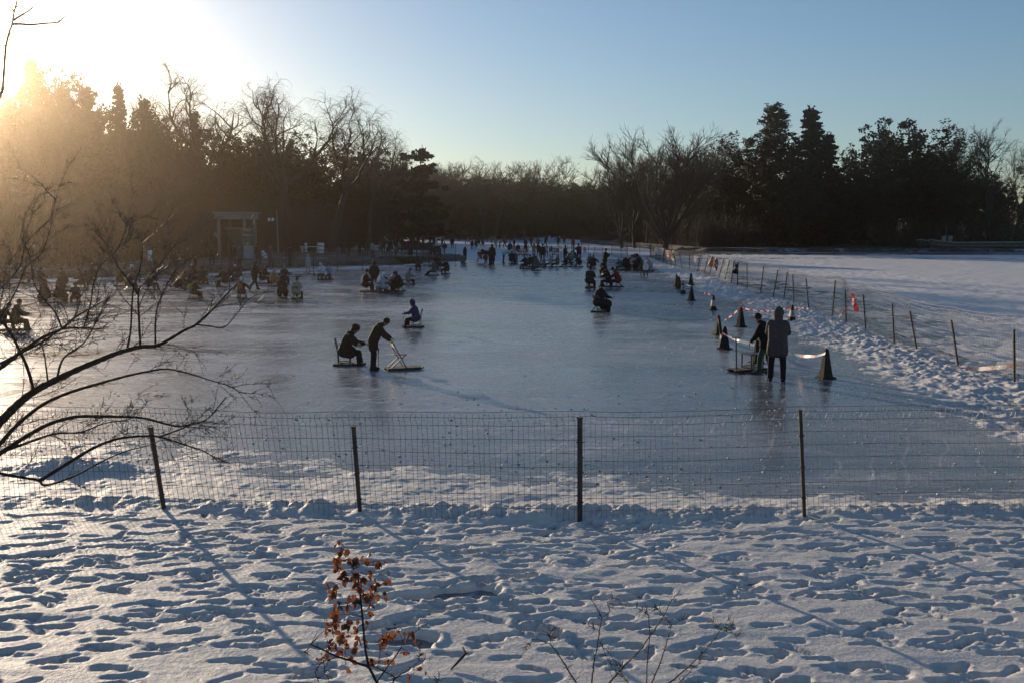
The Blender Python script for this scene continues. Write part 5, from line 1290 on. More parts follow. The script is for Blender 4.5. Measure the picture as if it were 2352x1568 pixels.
# people on the stone bank between the rinks
for x, fy, ty, kd, az, tp_, hm, cl, lb in (
        (118, 548, 240, 'stand', 10, 'hair', 'coat', 'BBKW', 'tall figure in a long brown coat standing on the bank in the glow'),
        (545, 540, 258, 'stand', 30, 'hair', 'long', 'BBKK', 'brown coated figure left of the white jacket with red trousers'),
        (662, 572, 252, 'stand', 150, 'hair', 'short', 'NrKK', 'person in a cream jacket and dark red trousers on the bank'),
        (800, 570, 302, 'phone', 100, 'hair', 'short', 'GgKK', 'grey figure on the bank right of the cream jacket'),
        (866, 480, 215, 'stand', 0, 'hair', 'long', 'BKKK', 'brown figure behind the grey one on the bank'),
        (990, 470, 232, 'stand', 175, 'hair', 'short', 'KKKK', 'small dark figure facing the viewer with a pale face on the bank'),
        (1100, 470, 205, 'stand', 175, 'hair', 'short', 'KKKK', 'second dark figure facing the viewer on the bank, taller'),
        (1168, 480, 245, 'walk', 80, 'hair', 'short', 'gkKK', 'pale grey figure leaning past a dark round bag on the bank'),
        (940, 560, 360, 'stand', -60, 'hair', 'short', 'kgKK', 'half seated grey figure near the middle bank post'),
        (1100, 570, 360, 'stand', 60, 'hair', 'short', 'GkKK', 'grey figure beside the middle bank post'),
        (1292, 500, 265, 'stand', 20, 'hair', 'long', 'KKKK', 'dark figure left of the broad dark coat at the handrail'),
        (1376, 592, 278, 'stand', 5, 'hair', 'coat', 'KKKK', 'broad dark coated figure standing next to the stair handrail'),
        (1420, 400, 192, 'stand', 0, 'hair', 'long', 'KKKK', 'upright dark figure behind the stair handrail'),
        (1748, 592, 372, 'stand', 0, 'hair', 'long', 'kkKK', 'first of three dark figures huddled at the foot of the handrail'),
        (1838, 592, 340, 'stand', 180, 'hair', 'long', 'kKKK', 'middle one of three dark figures huddled at the foot of the handrail'),
        (1922, 592, 360, 'stand', 30, 'hair', 'long', 'kKKK', 'last of three dark figures huddled at the foot of the handrail'),
        (420, 540, 300, 'stand', 60, 'hair', 'coat', 'BrKK', 'figure in brown beside the red stools on the bank'),
        (220, 530, 260, 'stand', -60, 'hair', 'coat', 'BBKK', 'dim brown figure next to the tall one in the glow')):
    person(lb, ZI, x, fy, ty, kd, az, tp_, hm, cl, group='people on the stone bank', z0=.45, hmin=1.2, hmax=1.8)

# left half of the rink
for zn, x, fy, ty, kd, az, tp_, hm, cl, sk, lb in (
        (ZD, 700, 962, 660, 'sit', -66, 'hair', 'short', 'KkKW', 'fold', 'short haired person in black, outermost of the card playing circle'),
        (ZD, 832, 935, 548, 'pockets', 15, 'hood', 'long', 'KKKK', None, 'hooded figure in black standing over the seated circle'),
        (ZD, 890, 968, 700, 'hunch', -100, 'beanie', 'short', 'WGWW', 'fold', 'person with a fluffy white hat in the seated circle'),
        (ZD, 962, 962, 710, 'sit', 170, 'hair', 'short', 'KKKK', 'fold', 'dark haired person hidden behind the mottled jacket'),
        (ZD, 978, 978, 745, 'hunch', 60, 'beanie', 'short', 'FgWW', 'fold', 'person in a mottled pale blue jacket with back turned, nearest in the circle'),
        (ZD, 1050, 952, 690, 'hunch', -70, 'beanie', 'short', 'NKKW', 'fold', 'person with a backwards dark cap and tan jacket in the circle'),
        (ZD, 1182, 960, 692, 'hunch', 84, 'hair', 'coat', 'KKKK', 'fold', 'person in a long black coat hunched at the far side of the circle'),
        (ZD, 1282, 872, 645, 'poles', -70, 'beanie', 'short', 'gKKg', 'fold', 'person with a black hat and white scarf holding a pole behind the circle'),
        (ZD, 1420, 682, 490, 'sit', 5, 'hood', 'short', 'kKgK', 'fold', 'small seated person with a pale hood close to the stone bank'),
        (ZD, 1640, 748, 512, 'stretch', 78, 'hair', 'short', 'GKKW', 'fold', 'grey jacketed person leaning back side on with white shoes'),
        (ZD, 1705, 668, 478, 'hunch', 40, 'hair', 'short', 'KKKK', 'fold', 'dark person seated behind the grey jacketed one'),
        (ZD, 1802, 730, 518, 'poles', 150, 'hair', 'short', 'KOKW', 'fold', 'person in black facing the viewer with two poles'),
        (ZE, 1605, 1052, 750, 'sit', 8, 'longhair', 'coat', 'BBKK', 'fold', 'long haired person in dark brown with back turned, beside the beige jacket'),
        (ZE, 1798, 1056, 770, 'sit', -12, 'hair', 'short', 'NBKK', 'fold', 'person in a beige hooded jacket with back turned'),
        (ZE, 1478, 892, 640, 'sit', -72, 'bobble', 'coat', 'ABPK', 'fold', 'person in a long sandy orange coat seen from the side'),
        (ZE, 1240, 942, 556, 'walk', -50, 'hair', 'long', 'KkKB', None, 'dark figure in a hooded long jacket striding across the ice'),
        (ZE, 1060, 1054, 757, 'armsout', 0, 'bobble', 'short', 'rWWk', 'fold', 'child with an orange backpack, white trousers and arms held out'),
        (ZE, 420, 1056, 786, 'sit', -48, 'hair', 'short', 'KKKW', 'square', 'person with a lime yellow backpack sitting in a square chair sled'),
        (ZE, 190, 950, 742, 'stretch', -78, 'hair', 'short', 'KKKW', 'fold', 'dark person reclining on a folding chair behind the lime backpack'),
        (ZE, 345, 930, 690, 'hunch', 60, 'hair', 'short', 'BKKK', 'fold', 'dark brown figure bowed just above the lime backpack'),
        (ZE, 868, 830, 626, 'hunch', -70, 'hair', 'coat', 'BBKK', 'fold', 'dark figure in a heavy coat crouching left of the striding one'),
        (ZE, 1030, 815, 600, 'hunch', 60, 'beanie', 'short', 'kKWK', 'fold', 'stooping figure with a pale cap behind the orange backpack child'),
        (ZE, 2165, 806, 566, 'hunch', 160, 'bobble', 'short', 'WBWW', 'fold', 'white hatted person of the pair near the small tables, holding poles'),
        (ZE, 2245, 802, 578, 'sit', 170, 'hair', 'short', 'FBKW', 'fold', 'person in a puffy pale blue jacket of the pair near the small tables'),
        (ZE, 1960, 700, 455, 'stand', 20, 'hood', 'coat', 'SSKK', None, 'pale pink coated person standing at the bank fence'),
        (ZF, 130, 1005, 738, 'poles', -70, 'beanie', 'short', 'OOKK', 'fold', 'dark person with a cap sitting at the left edge behind the branches'),
        (ZF, 15, 1008, 790, 'hunch', -60, 'hair', 'short', 'KKKK', 'fold', 'dark seated person cut off by the left frame edge'),
        (ZF, 400, 775, 640, 'hunch', 50, 'hair', 'coat', 'BBKK', 'fold', 'wider one of the dark seated pair behind the branches'),
        (ZF, 490, 770, 640, 'hunch', -40, 'hair', 'coat', 'BBKK', 'fold', 'one of the dark seated pair with a pale patch on the back'),
        (ZF, 535, 720, 505, 'stand', 10, 'hair', 'long', 'BBKK', None, 'dark figure standing behind the seated pair in the branches'),
        (ZF, 655, 775, 660, 'poles', 40, 'hair', 'short', 'BBKK', 'fold', 'small dark seated figure right of the pair in the branches'),
        (ZF, 738, 640, 505, 'stand', 0, 'hair', 'long', 'BBKK', None, 'dim figure at the foot of the left bank, below the white cloths')):
    q = person(lb, zn, x, fy, ty, kd, az, tp_, hm, cl, sit=S(('square' if sk == 'square' else 'folding') + ' chair sled of the ' + lb.split(',')[0], sk) if sk else None, hmin=.95)
    if 'backpack' in lb:
        s = q.scale.x; bp_ = empty('backpack', q.location + V(*(Matrix.Rotation(R(az), 3, 'Z') @ V(0, -.20*s, .74*s))), R(az)); bp_.scale = (s, s, s)
        if 'behind' in lb or 'stooping' in lb or 'above' in lb: bpy.data.objects.remove(bp_); continue
        c = 'A' if 'orange' in lb else 'L'; mb = MB(); round_cone(mb, (-.06, -.02, -.10), .10, (-.06, -.02, .10), .09); round_cone(mb, (.06, -.02, -.10), .10, (.06, -.02, .10), .09); blob(mb, (0, -.10, -.07), .09, (1.1, .6, .8))
        put('bag', remesh(mb, .022, 'bag'), bp_, cmat(c)); mb = MB()
        for sd in (-1, 1): mb.tube([(sd*.08, .04, .15), (sd*.10, .14, .22), (sd*.11, .20, .10), (sd*.09, .06, -.12)], .02, 5)
        put('strap', mb.mesh('strap'), bp_, cmat(c)); tag(bp_, ('orange' if c == 'A' else 'lime yellow') + ' backpack worn by the ' + ('child with arms held out' if c == 'A' else 'person in the square chair sled'), 'backpack')

# more small figures in the far band and on the shaded bank
prn = random.Random(77)
for i in range(26):
    px = 842 + i*19 + prn.uniform(-8, 8); py = 551 + prn.random()**1.5*24; tpy = py - (py - 515)*prn.uniform(.42, .49)
    idt = lambda a, b: (a, b)
    person('small dark skater in the crowded far band of the second rink', idt, px, py, tpy, prn.choice(('stand', 'walk', 'skate', 'stand', 'pockets')), prn.uniform(-180, 180), prn.choice(('hair', 'beanie', 'longhair')), prn.choice(('short', 'long')), prn.choice(('KKKK', 'kKKK', 'KkgK', 'rKKK', 'GKKK', 'UKKK')), group='far band of skaters', hmin=1.3, hmax=1.8)
for i in range(20):
    px = 20 + i*34 + prn.uniform(-14, 14); py = prn.uniform(602, 622); d_ = at(px, py, .45); tpy = 784 - FPX*math.tan(math.atan2(.45 + prn.uniform(1.5, 1.75) - CAM_H, d_.y) + PITCH)
    person('dim figure standing on the shaded bank behind the left half of the rink', idt, px, py, tpy, prn.choice(('stand', 'walk', 'pockets', 'phone')), prn.uniform(-180, 180), prn.choice(('hair', 'beanie', 'hood')), prn.choice(('short', 'long', 'coat')), prn.choice(('KKKK', 'BKKK', 'kKKK', 'BBKK', 'GKgK')), group='dim figures on the left bank', z0=.45, hmin=1.4, hmax=1.8)
for i in range(16):
    px = 10 + i*42 + prn.uniform(-14, 14); py = prn.uniform(648, 668); d_ = at(px, py)
    if 520 < px < 700 and py > 655: continue
    tpy = 784 - FPX*math.tan(math.atan2(1.12 - CAM_H, d_.y) + PITCH)
    person('dark seated figure in the dim row along the left shore', idt, px, py, tpy, prn.choice(('sit', 'hunch', 'poles')), prn.uniform(-120, 120), prn.choice(('hair', 'beanie', 'hood')), prn.choice(('short', 'long')), prn.choice(('KKKK', 'BKKK', 'BBKK', 'kKgK', 'rKKK')), group='dim row of sitters on the left', sit=S('folding chair sled in the dim row along the left shore'), hmin=.9)
# ------------------------------------------------------------------ the bare tree at the left, close to the viewer
ZQ = zone(0, 0, 1100, 2156)
M_NBARK = plain('dark_branch_bark', (.024,.018,.015), .75, .4, 30.0, bump=.3, spec=.3); M_NTWIG = plain('glossy_twigs', (.042,.030,.024), .58, .35, 20.0)
rnd = random.Random(21); T = MB(); C = MB(); TB = V(-5.6, 7.3, 0)
T.tube([TB + V(-.05, 0, -.1), TB + V(.0, 0, .25), TB + V(.06, .03, .6), TB + V(.02, .05, 1.0), TB + V(-.02, .08, 1.4), TB + V(.03, .08, 1.8), TB + V(.0, .12, 2.3), TB + V(-.12, .18, 2.9), TB + V(-.18, .26, 3.5), TB + V(-.35, .3, 4.1), TB + V(-.42, .32, 4.7), TB + V(-.6, .3, 5.3)], [.19, .14, .125, .115, .11, .095, .075, .055, .042, .03, .018, .006], 10)
def spurs(pts, rad, n, L0, L1, depth=2):
    for i in range(n):
        t = rnd.uniform(.08, 1)**.8; p, d = along(pts, min(t, .999)); q = split_dir(rnd, d, rnd.uniform(.45, 1.15)); q.z = q.z*.8 + .22
        L = rnd.uniform(L0, L1); w, _ = wander(rnd, p, q, L, 5, .20, .02); r = max(.0016, min(.0055, L*.010))
        C.tube(w, [r*(1 - .75*k/5) for k in range(6)], 4, cap=False)
        for k in range(int(L/.035)):                        # buds and stubby side shoots
            a, ad = along(w, rnd.uniform(.1, 1)); sp, _ = wander(rnd, a, split_dir(rnd, ad, rnd.uniform(.5, 1.1)), rnd.uniform(.012, .05), 2, .2); C.tube(sp, [.0018, .0022, .0010], 3, cap=False)
        if depth > 1 and L > .16:
            for k in range(rnd.choice((2, 3, 4))):
                a, ad = along(w, rnd.uniform(.3, 1)); L2 = L*rnd.uniform(.35, .7); v2, _ = wander(rnd, a, split_dir(rnd, ad, rnd.uniform(.4, .9)), L2, 4, .22, .02)
                C.tube(v2, [.0026, .0022, .0018, .0014, .0008], 3, cap=False)
                for j in range(int(L2/.04)):
                    b_, bd = along(v2, rnd.uniform(.1, 1)); sp, _ = wander(rnd, b_, split_dir(rnd, bd, .8), rnd.uniform(.012, .04), 2, .2); C.tube(sp, [.0016, .002, .0008], 3, cap=False)
def limb(zn, pts, r0, r1, Y0, Y1, n=30, L=(.12, .45), root=None):
    n = int(n*.72)
    P = [atY(*zn(*q), Y0 + (Y1-Y0)*i/(len(pts)-1)) for i, q in enumerate(pts)]
    if root is not None:
        q = P[0]; e = q - root; P[0:0] = [root, root + e*.3 + V(0, .06, -.05*e.length), root + e*.65 + V(0, -.05, -.035*e.length)]
    S = [P[0]]                                              # smooth the run
    for i in range(len(P)-1):
        a = P[max(0, i-1)]; b = P[i]; c = P[i+1]; d = P[min(len(P)-1, i+2)]
        for k in range(1, 7):
            t = k/6; S.append(.5*((2*b) + (c-a)*t + (2*a - 5*b + 4*c - d)*t*t + (-a + 3*b - 3*c + d)*t**3))
    m = len(S)-1; T.tube(S, [(r0 + (r1-r0)*(i/m)**.8)*(1 + .10*math.sin(i*2.3)) for i in range(m+1)], 8)
    spurs(S, r0, n, *L); return S
rt = lambda z: TB + V(.02, .05, z)
limb(ZT, [(-120,1060),(0,950),(100,850),(200,770),(330,700),(480,630),(600,580),(700,540),(830,505),(930,497),(1000,465),(1100,405),(1180,365),(1280,270),(1390,150)], .045, .006, 7.3, 8.3, 44, root=rt(1.2))
limb(ZT, [(1180,372),(1250,380),(1340,385),(1420,300),(1500,210),(1640,170)], .007, .0025, 8.15, 8.4, 14, (.06, .2))
limb(ZT, [(-100,690),(0,630),(130,530),(250,450),(370,395),(430,340),(520,285),(620,230)], .026, .005, 7.2, 7.9, 36, root=rt(1.75))
limb(ZT, [(0,605),(120,540),(260,470),(370,400),(500,390),(620,400)], .013, .004, 7.3, 7.8, 30)
limb(ZT, [(-80,1170),(0,1080),(100,970),(250,850),(400,780),(560,730),(740,680),(880,650),(1000,635),(1140,665),(1250,700),(1380,740),(1440,785)], .024, .003, 7.3, 8.2, 40, (.1, .34), root=rt(.95))
limb(ZT, [(-100,1210),(0,1140),(150,1040),(300,960),(450,920),(600,917),(750,920),(870,930),(1050,975),(1150,960),(1240,930),(1350,800)], .026, .004, 7.2, 8.1, 46, (.1, .32), root=rt(.9))
limb(ZT, [(0,1130),(120,1090),(320,1022),(480,1012),(620,960),(760,940)], .014, .003, 7.2, 7.7, 30, (.1, .3))
limb(ZT, [(-140,1225),(0,1258),(120,1280),(230,1300),(275,1328),(450,1270),(600,1190),(750,1125),(850,1100),(960,1060)], .019, .003, 7.1, 7.8, 18, (.08, .3), root=rt(.62))
limb(ZT, [(235,1303),(400,1200),(560,1105),(700,1052),(850,1035),(960,1042),(1130,1095),(1230,1130),(1310,1192)], .016, .003, 7.3, 7.9, 34, (.08, .32))
limb(ZT, [(950,1040),(1060,1000),(1200,950),(1300,960)], .009, .003, 7.8, 8.0, 18, (.06, .25))
limb(ZT, [(760,512),(780,400),(795,170),(830,60),(850,-60),(840,-160)], .010, .003, 8.0, 8.3, 18, (.1, .4))
limb(ZT, [(838,500),(830,330),(828,170),(870,120),(930,40),(1010,-60),(1080,-150)], .011, .0025, 8.0, 8.4, 22, (.1, .45))
limb(ZT, [(828,200),(770,110),(700,20),(650,-90),(560,-190)], .008, .0025, 8.05, 8.1, 16, (.1, .4))
limb(ZT, [(928,492),(935,290),(1000,130),(1060,40),(1160,-40)], .009, .0025, 8.0, 8.3, 16, (.1, .4))
limb(ZT, [(202,768),(160,620),(90,470),(50,400),(0,340),(-60,240)], .014, .006, 7.5, 7.2, 20)
limb(ZT, [(285,705),(265,550),(245,470)], .008, .003, 7.5, 7.6, 8)
limb(ZT, [(340,690),(380,570),(500,480),(560,380),(640,250)], .010, .0025, 7.6, 7.9, 18, (.1, .4))
limb(ZT, [(370,395),(330,300),(260,220),(200,120),(180,-30),(120,-160)], .008, .0025, 7.6, 7.4, 18, (.1, .45))
limb(ZT, [(500,390),(540,250),(560,120),(600,20),(700,-80),(760,-220)], .008, .0025, 7.8, 7.9, 18, (.1, .45))
limb(ZT, [(-80,420),(20,300),(100,160),(150,40),(250,-60),(300,-200)], .010, .0025, 7.2, 7.4, 20, (.1, .5), root=rt(2.2))
limb(ZT, [(-80,200),(40,120),(120,20),(160,-120),(300,-260),(330,-380)], .008, .0025, 7.2, 7.5, 18, (.1, .45), root=rt(2.6))
limb(ZQ, [(-190,1300),(-60,950),(5,740),(20,700),(38,450),(45,370),(70,260),(95,190),(110,95),(120,60),(140,-30),(150,-120)], .013, .004, 7.2, 7.3, 8, (.04, .12), root=rt(2.4))
limb(ZQ, [(95,190),(160,190),(240,195),(330,187),(415,180),(460,175),(510,125)], .009, .003, 7.25, 7.3, 12, (.03, .10))
limb(ZQ, [(105,160),(160,125),(210,95),(265,55)], .008, .003, 7.25, 7.3, 9, (.03, .08))
limb(ZQ, [(112,95),(80,55),(40,30)], .006, .002, 7.25, 7.25, 5, (.03, .08)); limb(ZQ, [(118,62),(150,45),(190,35)], .005, .002, 7.25, 7.25, 5, (.03, .07)); limb(ZQ, [(70,262),(140,258),(230,255)], .004, .002, 7.25, 7.3, 4, (.03, .06))
limb(ZQ, [(45,370),(20,340),(0,320)], .005, .002, 7.25, 7.2, 4, (.03, .08))
for i in range(9):                                          # the rest of the crown, out of the picture to the left
    z_ = 1.5 + .36*i; a = TB + V(float(np.interp(z_, [1.4, 1.8, 2.3, 2.9, 3.5, 4.1, 4.7], [-.02, .03, 0, -.12, -.18, -.35, -.42])), float(np.interp(z_, [1.4, 1.8, 2.3, 2.9, 3.5, 4.1, 4.7], [.08, .08, .12, .18, .26, .3, .32])), z_); d0 = V(rnd.uniform(-1, -.25), rnd.uniform(-.8, .8), rnd.uniform(.3, 1.0)); w_, _ = wander(rnd, a, d0, rnd.uniform(.9, 1.7), 9, .16, .03)
    T.tube(w_, [.032*(1 - .85*k/9) for k in range(10)], 7); spurs(w_, .02, 22, .12, .5)
o = empty('bare_fruit_tree', TB); t_ = T.build('trunk', M_NBARK, o, smooth=True); c_ = C.build('crown', M_NTWIG, o); t_.location = -TB; c_.location = -TB
tag(o, 'dark bare tree whose long arching branches reach in from the left, nearest to the viewer', 'tree')

# ------------------------------------------------------------------ sapling with brown leaves, and the thorny shrub
def stems(zn, runs, Y, n_sp, thorn):
    B = MB(); ALL = []
    for pts, r0, r1, dy in runs:
        P = [atY(*zn(*q), Y + dy*i/(len(pts)-1) + .02*math.sin(i*1.7)) for i, q in enumerate(pts)]
        if pts[0][1] > 1000 and zn in (ZU,) or pts[0][1] > 1540:
            d = (P[0]-P[1]).normalized(); z = P[0].z; P.insert(0, V(P[0].x + d.x*z*.4, P[0].y + .03, -.03))
        S = [P[0]]
        for i in range(len(P)-1):
            for k in range(1, 5): S.append(P[i].lerp(P[i+1], k/4) + rv(rnd)*.0025)
        m = len(S)-1; B.tube(S, [r0 + (r1-r0)*i/m for i in range(m+1)], 6); ALL.append(S)
        for i in range(n_sp):
            p, d = along(S, rnd.uniform(.15, 1)*.999); 
            for sd in range(thorn[2]):
                w, _ = wander(rnd, p, split_dir(rnd, d, rnd.uniform(.8, 1.4)), rnd.uniform(thorn[0], thorn[1]), 2, .08); B.tube(w, [.0022, .0018, .0007], 4, cap=False)
                if rnd.random() < .3: a, ad = along(w, .6); w2, _ = wander(rnd, a, split_dir(rnd, ad, .8), thorn[0], 1, .1); B.tube(w2, [.0014, .0006], 3, cap=False)
    return B, ALL
YS = 6.5
B, ALL = stems(ZS, [([(890,1562),(800,1400),(775,1250),(740,900),(715,640),(690,500),(620,370),(540,260),(535,140)], .011, .0022, .1),
    ([(800,1400),(650,1345),(500,1300),(350,1235),(230,1175)], .009, .004, -.1), ([(230,1175),(170,1255),(200,1265)], .003, .0015, 0), ([(500,1300),(330,1350),(270,1450),(310,1560)], .005, .002, -.05),
    ([(360,1370),(375,1470),(430,1500)], .003, .0015, 0), ([(890,1545),(970,1420),(1080,1280),(1150,1170),(1210,1090),(1390,970)], .007, .0018, .15), ([(890,1400),(920,1280),(905,1150)], .003, .0015, .05),
    ([(1040,1560),(1070,1505),(1200,1420),(1300,1340),(1440,1310)], .006, .0016, .1), ([(860,1400),(960,1440),(1070,1505)], .004, .003, .1), ([(1300,1340),(1310,1270)], .003, .001, 0), ([(1480,1562),(1510,1465)], .004, .0018, 0)], YS, 16, (.015, .06, 1))
lfs = MB()
def leaf(c, L):
    d = (rv(rnd) + V(0, 0, -.9)).normalized(); s = d.cross(rv(rnd)).normalized(); n = s.cross(d); a = L; vs_ = []
    prof = ((0, 0), (.18, .26), (.42, .36), (.70, .25), (1.0, 0)); fold = rnd.uniform(.1, .35); curl = rnd.uniform(-.35, .35)
    for t, w in prof: vs_ += [c + d*a*t + s*a*w + n*a*(fold*w + curl*t*t), c + d*a*t + n*a*curl*t*t, c + d*a*t - s*a*w + n*a*(fold*w + curl*t*t)]
    fs = []
    for i in range(4): fs += [(i*3, i*3+1, i*3+4, i*3+3), (i*3+1, i*3+2, i*3+5, i*3+4)]
    lfs.add(vs_, fs)
CL = [(510,215,4),(565,220,1),(490,320,5),(480,390,6),(650,340,8),(780,350,4),(900,350,5),(560,450,2),(660,480,7),(780,490,4),(540,520,6),(395,580,1),(465,590,3),(470,660,5),(700,590,6),(860,570,4),(965,545,2),(870,605,2),(740,640,3),(790,690,6),(900,655,1),(945,680,3),
      (610,730,4),(690,750,4),(500,775,4),(820,780,2),(590,790,3),(490,835,3),(790,850,2),(450,890,3),(370,940,1),(480,960,6),(390,1020,2),(420,1050,3),(600,980,5),(690,980,3),(800,960,3),(520,1080,6),(590,1060,3),(720,1120,2),(400,1165,3),(470,1170,4),(560,1150,4),(750,1170,3),
      (680,1200,2),(550,1230,3),(410,1280,2),(340,1310,4),(640,1300,2),(840,1330,4),(940,1120,4),(1010,1100,6),(1100,1045,2),(1160,1095,1),(1230,1085,3),(960,1220,2),(990,1320,3),(580,1405,1),(1210,1490,2),(1345,1410,1),(1390,1500,1),(1180,1240,2),(1290,1180,1)]
allp = [p for S in ALL for p in S]
for x, y, n in CL:
    c = atY(*ZS(x, y), YS + rnd.uniform(-.10, .16)); cand = [p for p in allp if p.z < c.z + .05] or allp; q = min(cand, key=lambda p: (p-c).length + .8*max(0, p.z-c.z))
    mid = q.lerp(c, .5) + V(0, 0, .012) + rv(rnd)*.006; B.tube([q, mid, c], [.0024, .0018, .0011], 4, cap=False)
    for i in range(int(n*1.8 + .5)):
        lc = c + rv(rnd)*(.008 + .016*math.sqrt(n)*rnd.random()); B.tube([c, lc], [.0009, .0007], 3, cap=False); leaf(lc, rnd.uniform(.034, .058))
m, nt, b = new_mat('dry_brown_leaf'); tcn = node(nt, 'ShaderNodeNewGeometry'); nz = node(nt, 'ShaderNodeTexNoise', Scale=22.0, Detail=4.0); nt.links.new(tcn.outputs['Position'], nz.inputs['Vector'])
nt.links.new(mixc(nt, ramp(nt, nz.outputs['Fac'], .3, .7).outputs[0], (.075,.028,.013), (.17,.064,.024)), b.inputs['Base Color']); b.inputs['Roughness'].default_value = .5
tr = nt.nodes.new('ShaderNodeBsdfTranslucent'); tr.inputs[0].default_value = (.27,.085,.025,1); mx = nt.nodes.new('ShaderNodeMixShader'); mx.inputs[0].default_value = .40
nt.links.new(b.outputs[0], mx.inputs[1]); nt.links.new(tr.outputs[0], mx.inputs[2]); nt.links.new(mx.outputs[0], nt.nodes['Material Output'].inputs[0])
o = empty('sapling', (atY(*ZS(890,1562), YS).x, YS, 0)); a_ = B.build('stem', M_NBARK, o); b_ = lfs.build('foliage', m, o); a_.location = b_.location = -o.location
tag(o, 'young sapling with curled brown leaves rising at the bottom edge', 'sapling')
B, _ = stems(ZU, [([(655,1028),(590,930),(540,840),(480,750),(425,695),(350,660),(270,650)], .0062, .0022, -.1), ([(430,690),(435,580)], .002, .001, 0), ([(285,655),(210,720)], .002, .001, 0), ([(785,1028),(800,880),(830,720),(850,580),(870,470),(830,380),(780,310)], .0060, .002, .05),
    ([(870,470),(940,420),(915,340),(970,295)], .003, .0014, .05), ([(850,580),(720,508)], .002, .001, 0), ([(930,1028),(1070,870),(1190,750),(1310,590),(1400,450),(1460,330),(1550,225)], .0078, .0020, .2), ([(1250,1028),(1260,880),(1280,650),(1270,450),(1235,340)], .0050, .0018, .1),
    ([(1270,450),(1165,370)], .002, .001, 0), ([(1295,1028),(1370,860),(1420,700),(1450,600),(1465,530),(1600,465)], .0055, .0016, .1), ([(1400,450),(1465,530)], .003, .002, 0), ([(1400,450),(1320,370)], .003, .001, 0), ([(1445,1028),(1600,900),(1720,780),(1830,650),(1890,570),(1985,440)], .0062, .0018, .2),
    ([(1530,1028),(1650,900),(1710,850),(1725,760)], .004, .0015, .1), ([(1890,570),(2045,620)], .0025, .001, 0), ([(1890,570),(1800,470)], .0022, .001, 0), ([(1890,560),(2005,522)], .002, .001, 0), ([(1105,1028),(960,900),(900,770),(870,690)], .003, .0012, -.05), ([(1100,1028),(940,780),(850,680)], .003, .0012, .05), ([(960,1000),(1040,880),(880,850)], .003, .001, 0)], 6.5, 9, (.02, .065, 2))
x0 = atY(*ZU(1100,1028), 6.5).x; o = empty('thorn_shrub', (x0, 6.5, 0)); a_ = B.build('stems', M_NTWIG, o); a_.location = -o.location
tag(o, 'leafless thorny shrub with thin upright stems at the bottom edge', 'shrub')
mb = MB(); P = [at(*ZS(*q), .07) for q in ((1620,1437),(1700,1385),(1762,1352),(1735,1318))]; P = [p + V(0, 0, .01 + .03*i) for i, p in enumerate(P)]; mb.tube([p - P[0] for p in P], [.006, .011, .012, .008], 7); mb.tube([P[2]-P[0], P[2]-P[0] + V(.03, .03, .0)], [.008, .004], 5)
o = mb.build('fallen_stick', M_BARK, None, smooth=True); o.location = P[0]; tag(o, 'crooked dead stick lying on the trodden snow right of the sapling', 'stick')

# ------------------------------------------------------------------ the bank on the left: pavilion, booth, lamp, wrapped trees, tables
ZP = zone(820, 840, 1150, 2352)
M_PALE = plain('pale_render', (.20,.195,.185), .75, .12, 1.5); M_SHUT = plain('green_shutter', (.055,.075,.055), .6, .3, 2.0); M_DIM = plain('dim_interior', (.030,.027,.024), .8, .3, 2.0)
pb = at(*ZP(760, 1370), .5); YP = pb.y; z0 = tz(pb.x, YP)
def zp(x, y): q = atY(*ZP(x, y), YP); return q.x - pb.x, q.z - z0
root = empty('pavilion', (pb.x, YP, z0))
xl, zt = zp(330, 105); xr, zb = zp(1140, 268); mb = MB(); mb.box(((xl+xr)/2, 2.0, (zt+zb)/2), (xr-xl+.3, 4.6, zt-zb)); mb.box(((xl+xr)/2, 2.0, zt+.08), (xr-xl+.6, 4.9, .14)); mb.build('roof', M_PALE, root)
for x in (xl+.12, xr-.12):
    for y in (.12, 3.9): mb = MB(); mb.box((x, y, zb/2 - .2), (.24, .24, zb + .4)); mb.build('pillar', M_PALE, root)
mb = MB(); mb.box(((xl+xr)/2, 4.05, zb/2), (xr-xl, .12, zb)); mb.build('rear_wall', M_DIM, root)
xa, za = zp(550, 545); xb, _ = zp(1055, 545); mb = MB(); mb.box(((xa+xb)/2, .9, za/2), (xb-xa, .10, za))
for i in range(14): mb.box(((xa+xb)/2, .84, za*(i+.5)/14), (xb-xa-.06, .03, za/14*.8))
sh = mb.build('shutter_door', M_SHUT, root); mb = MB(); mb.box(((xa+xb)/2, .83, za+.06), (xb-xa+.16, .14, .12)); mb.build('lintel', M_PALE, sh)
mb = MB(); mb.box(((xl+xr)/2, 1.6, -.18), (xr-xl+1.2, 5.4, .40)); mb.build('plinth', plain('grey_stone', (.16,.155,.15), .85, .25, 2.0), root)
tag(root, 'pale flat roofed pavilion with a dark green shutter in the haze on the bank', 'pavilion')
root = empty('ticket_booth', (zp(1342, 1290)[0] + pb.x, YP - 1.2, z0)); w = zp(1450, 0)[0] - zp(1235, 0)[0]; h = zp(0, 580)[1] - zp(0, 1290)[1] + .35
for sx in (-1, 1):
    for sy in (-1, 1): mb = MB(); mb.box((sx*w/2, sy*.4, h/2), (.07, .07, h)); mb.build('frame_post', M_PALE, root)
mb = MB(); mb.box((0, 0, .5), (w, .8, 1.0)); mb.build('base_panel', plain('grey_white_panel', (.36,.36,.37), .6, .12, 2.0), root); mb = MB(); mb.box((0, 0, h + .05), (w + .4, 1.1, .12)); mb.build('roof', M_PALE, root)
for z in (h*.42, h*.80, h*.97): 
    mb = MB()
    for s in (-1, 1): mb.bar((-w/2, s*.4, z), (w/2, s*.4, z), .06)
    mb.build('rail', M_WHITE, root)
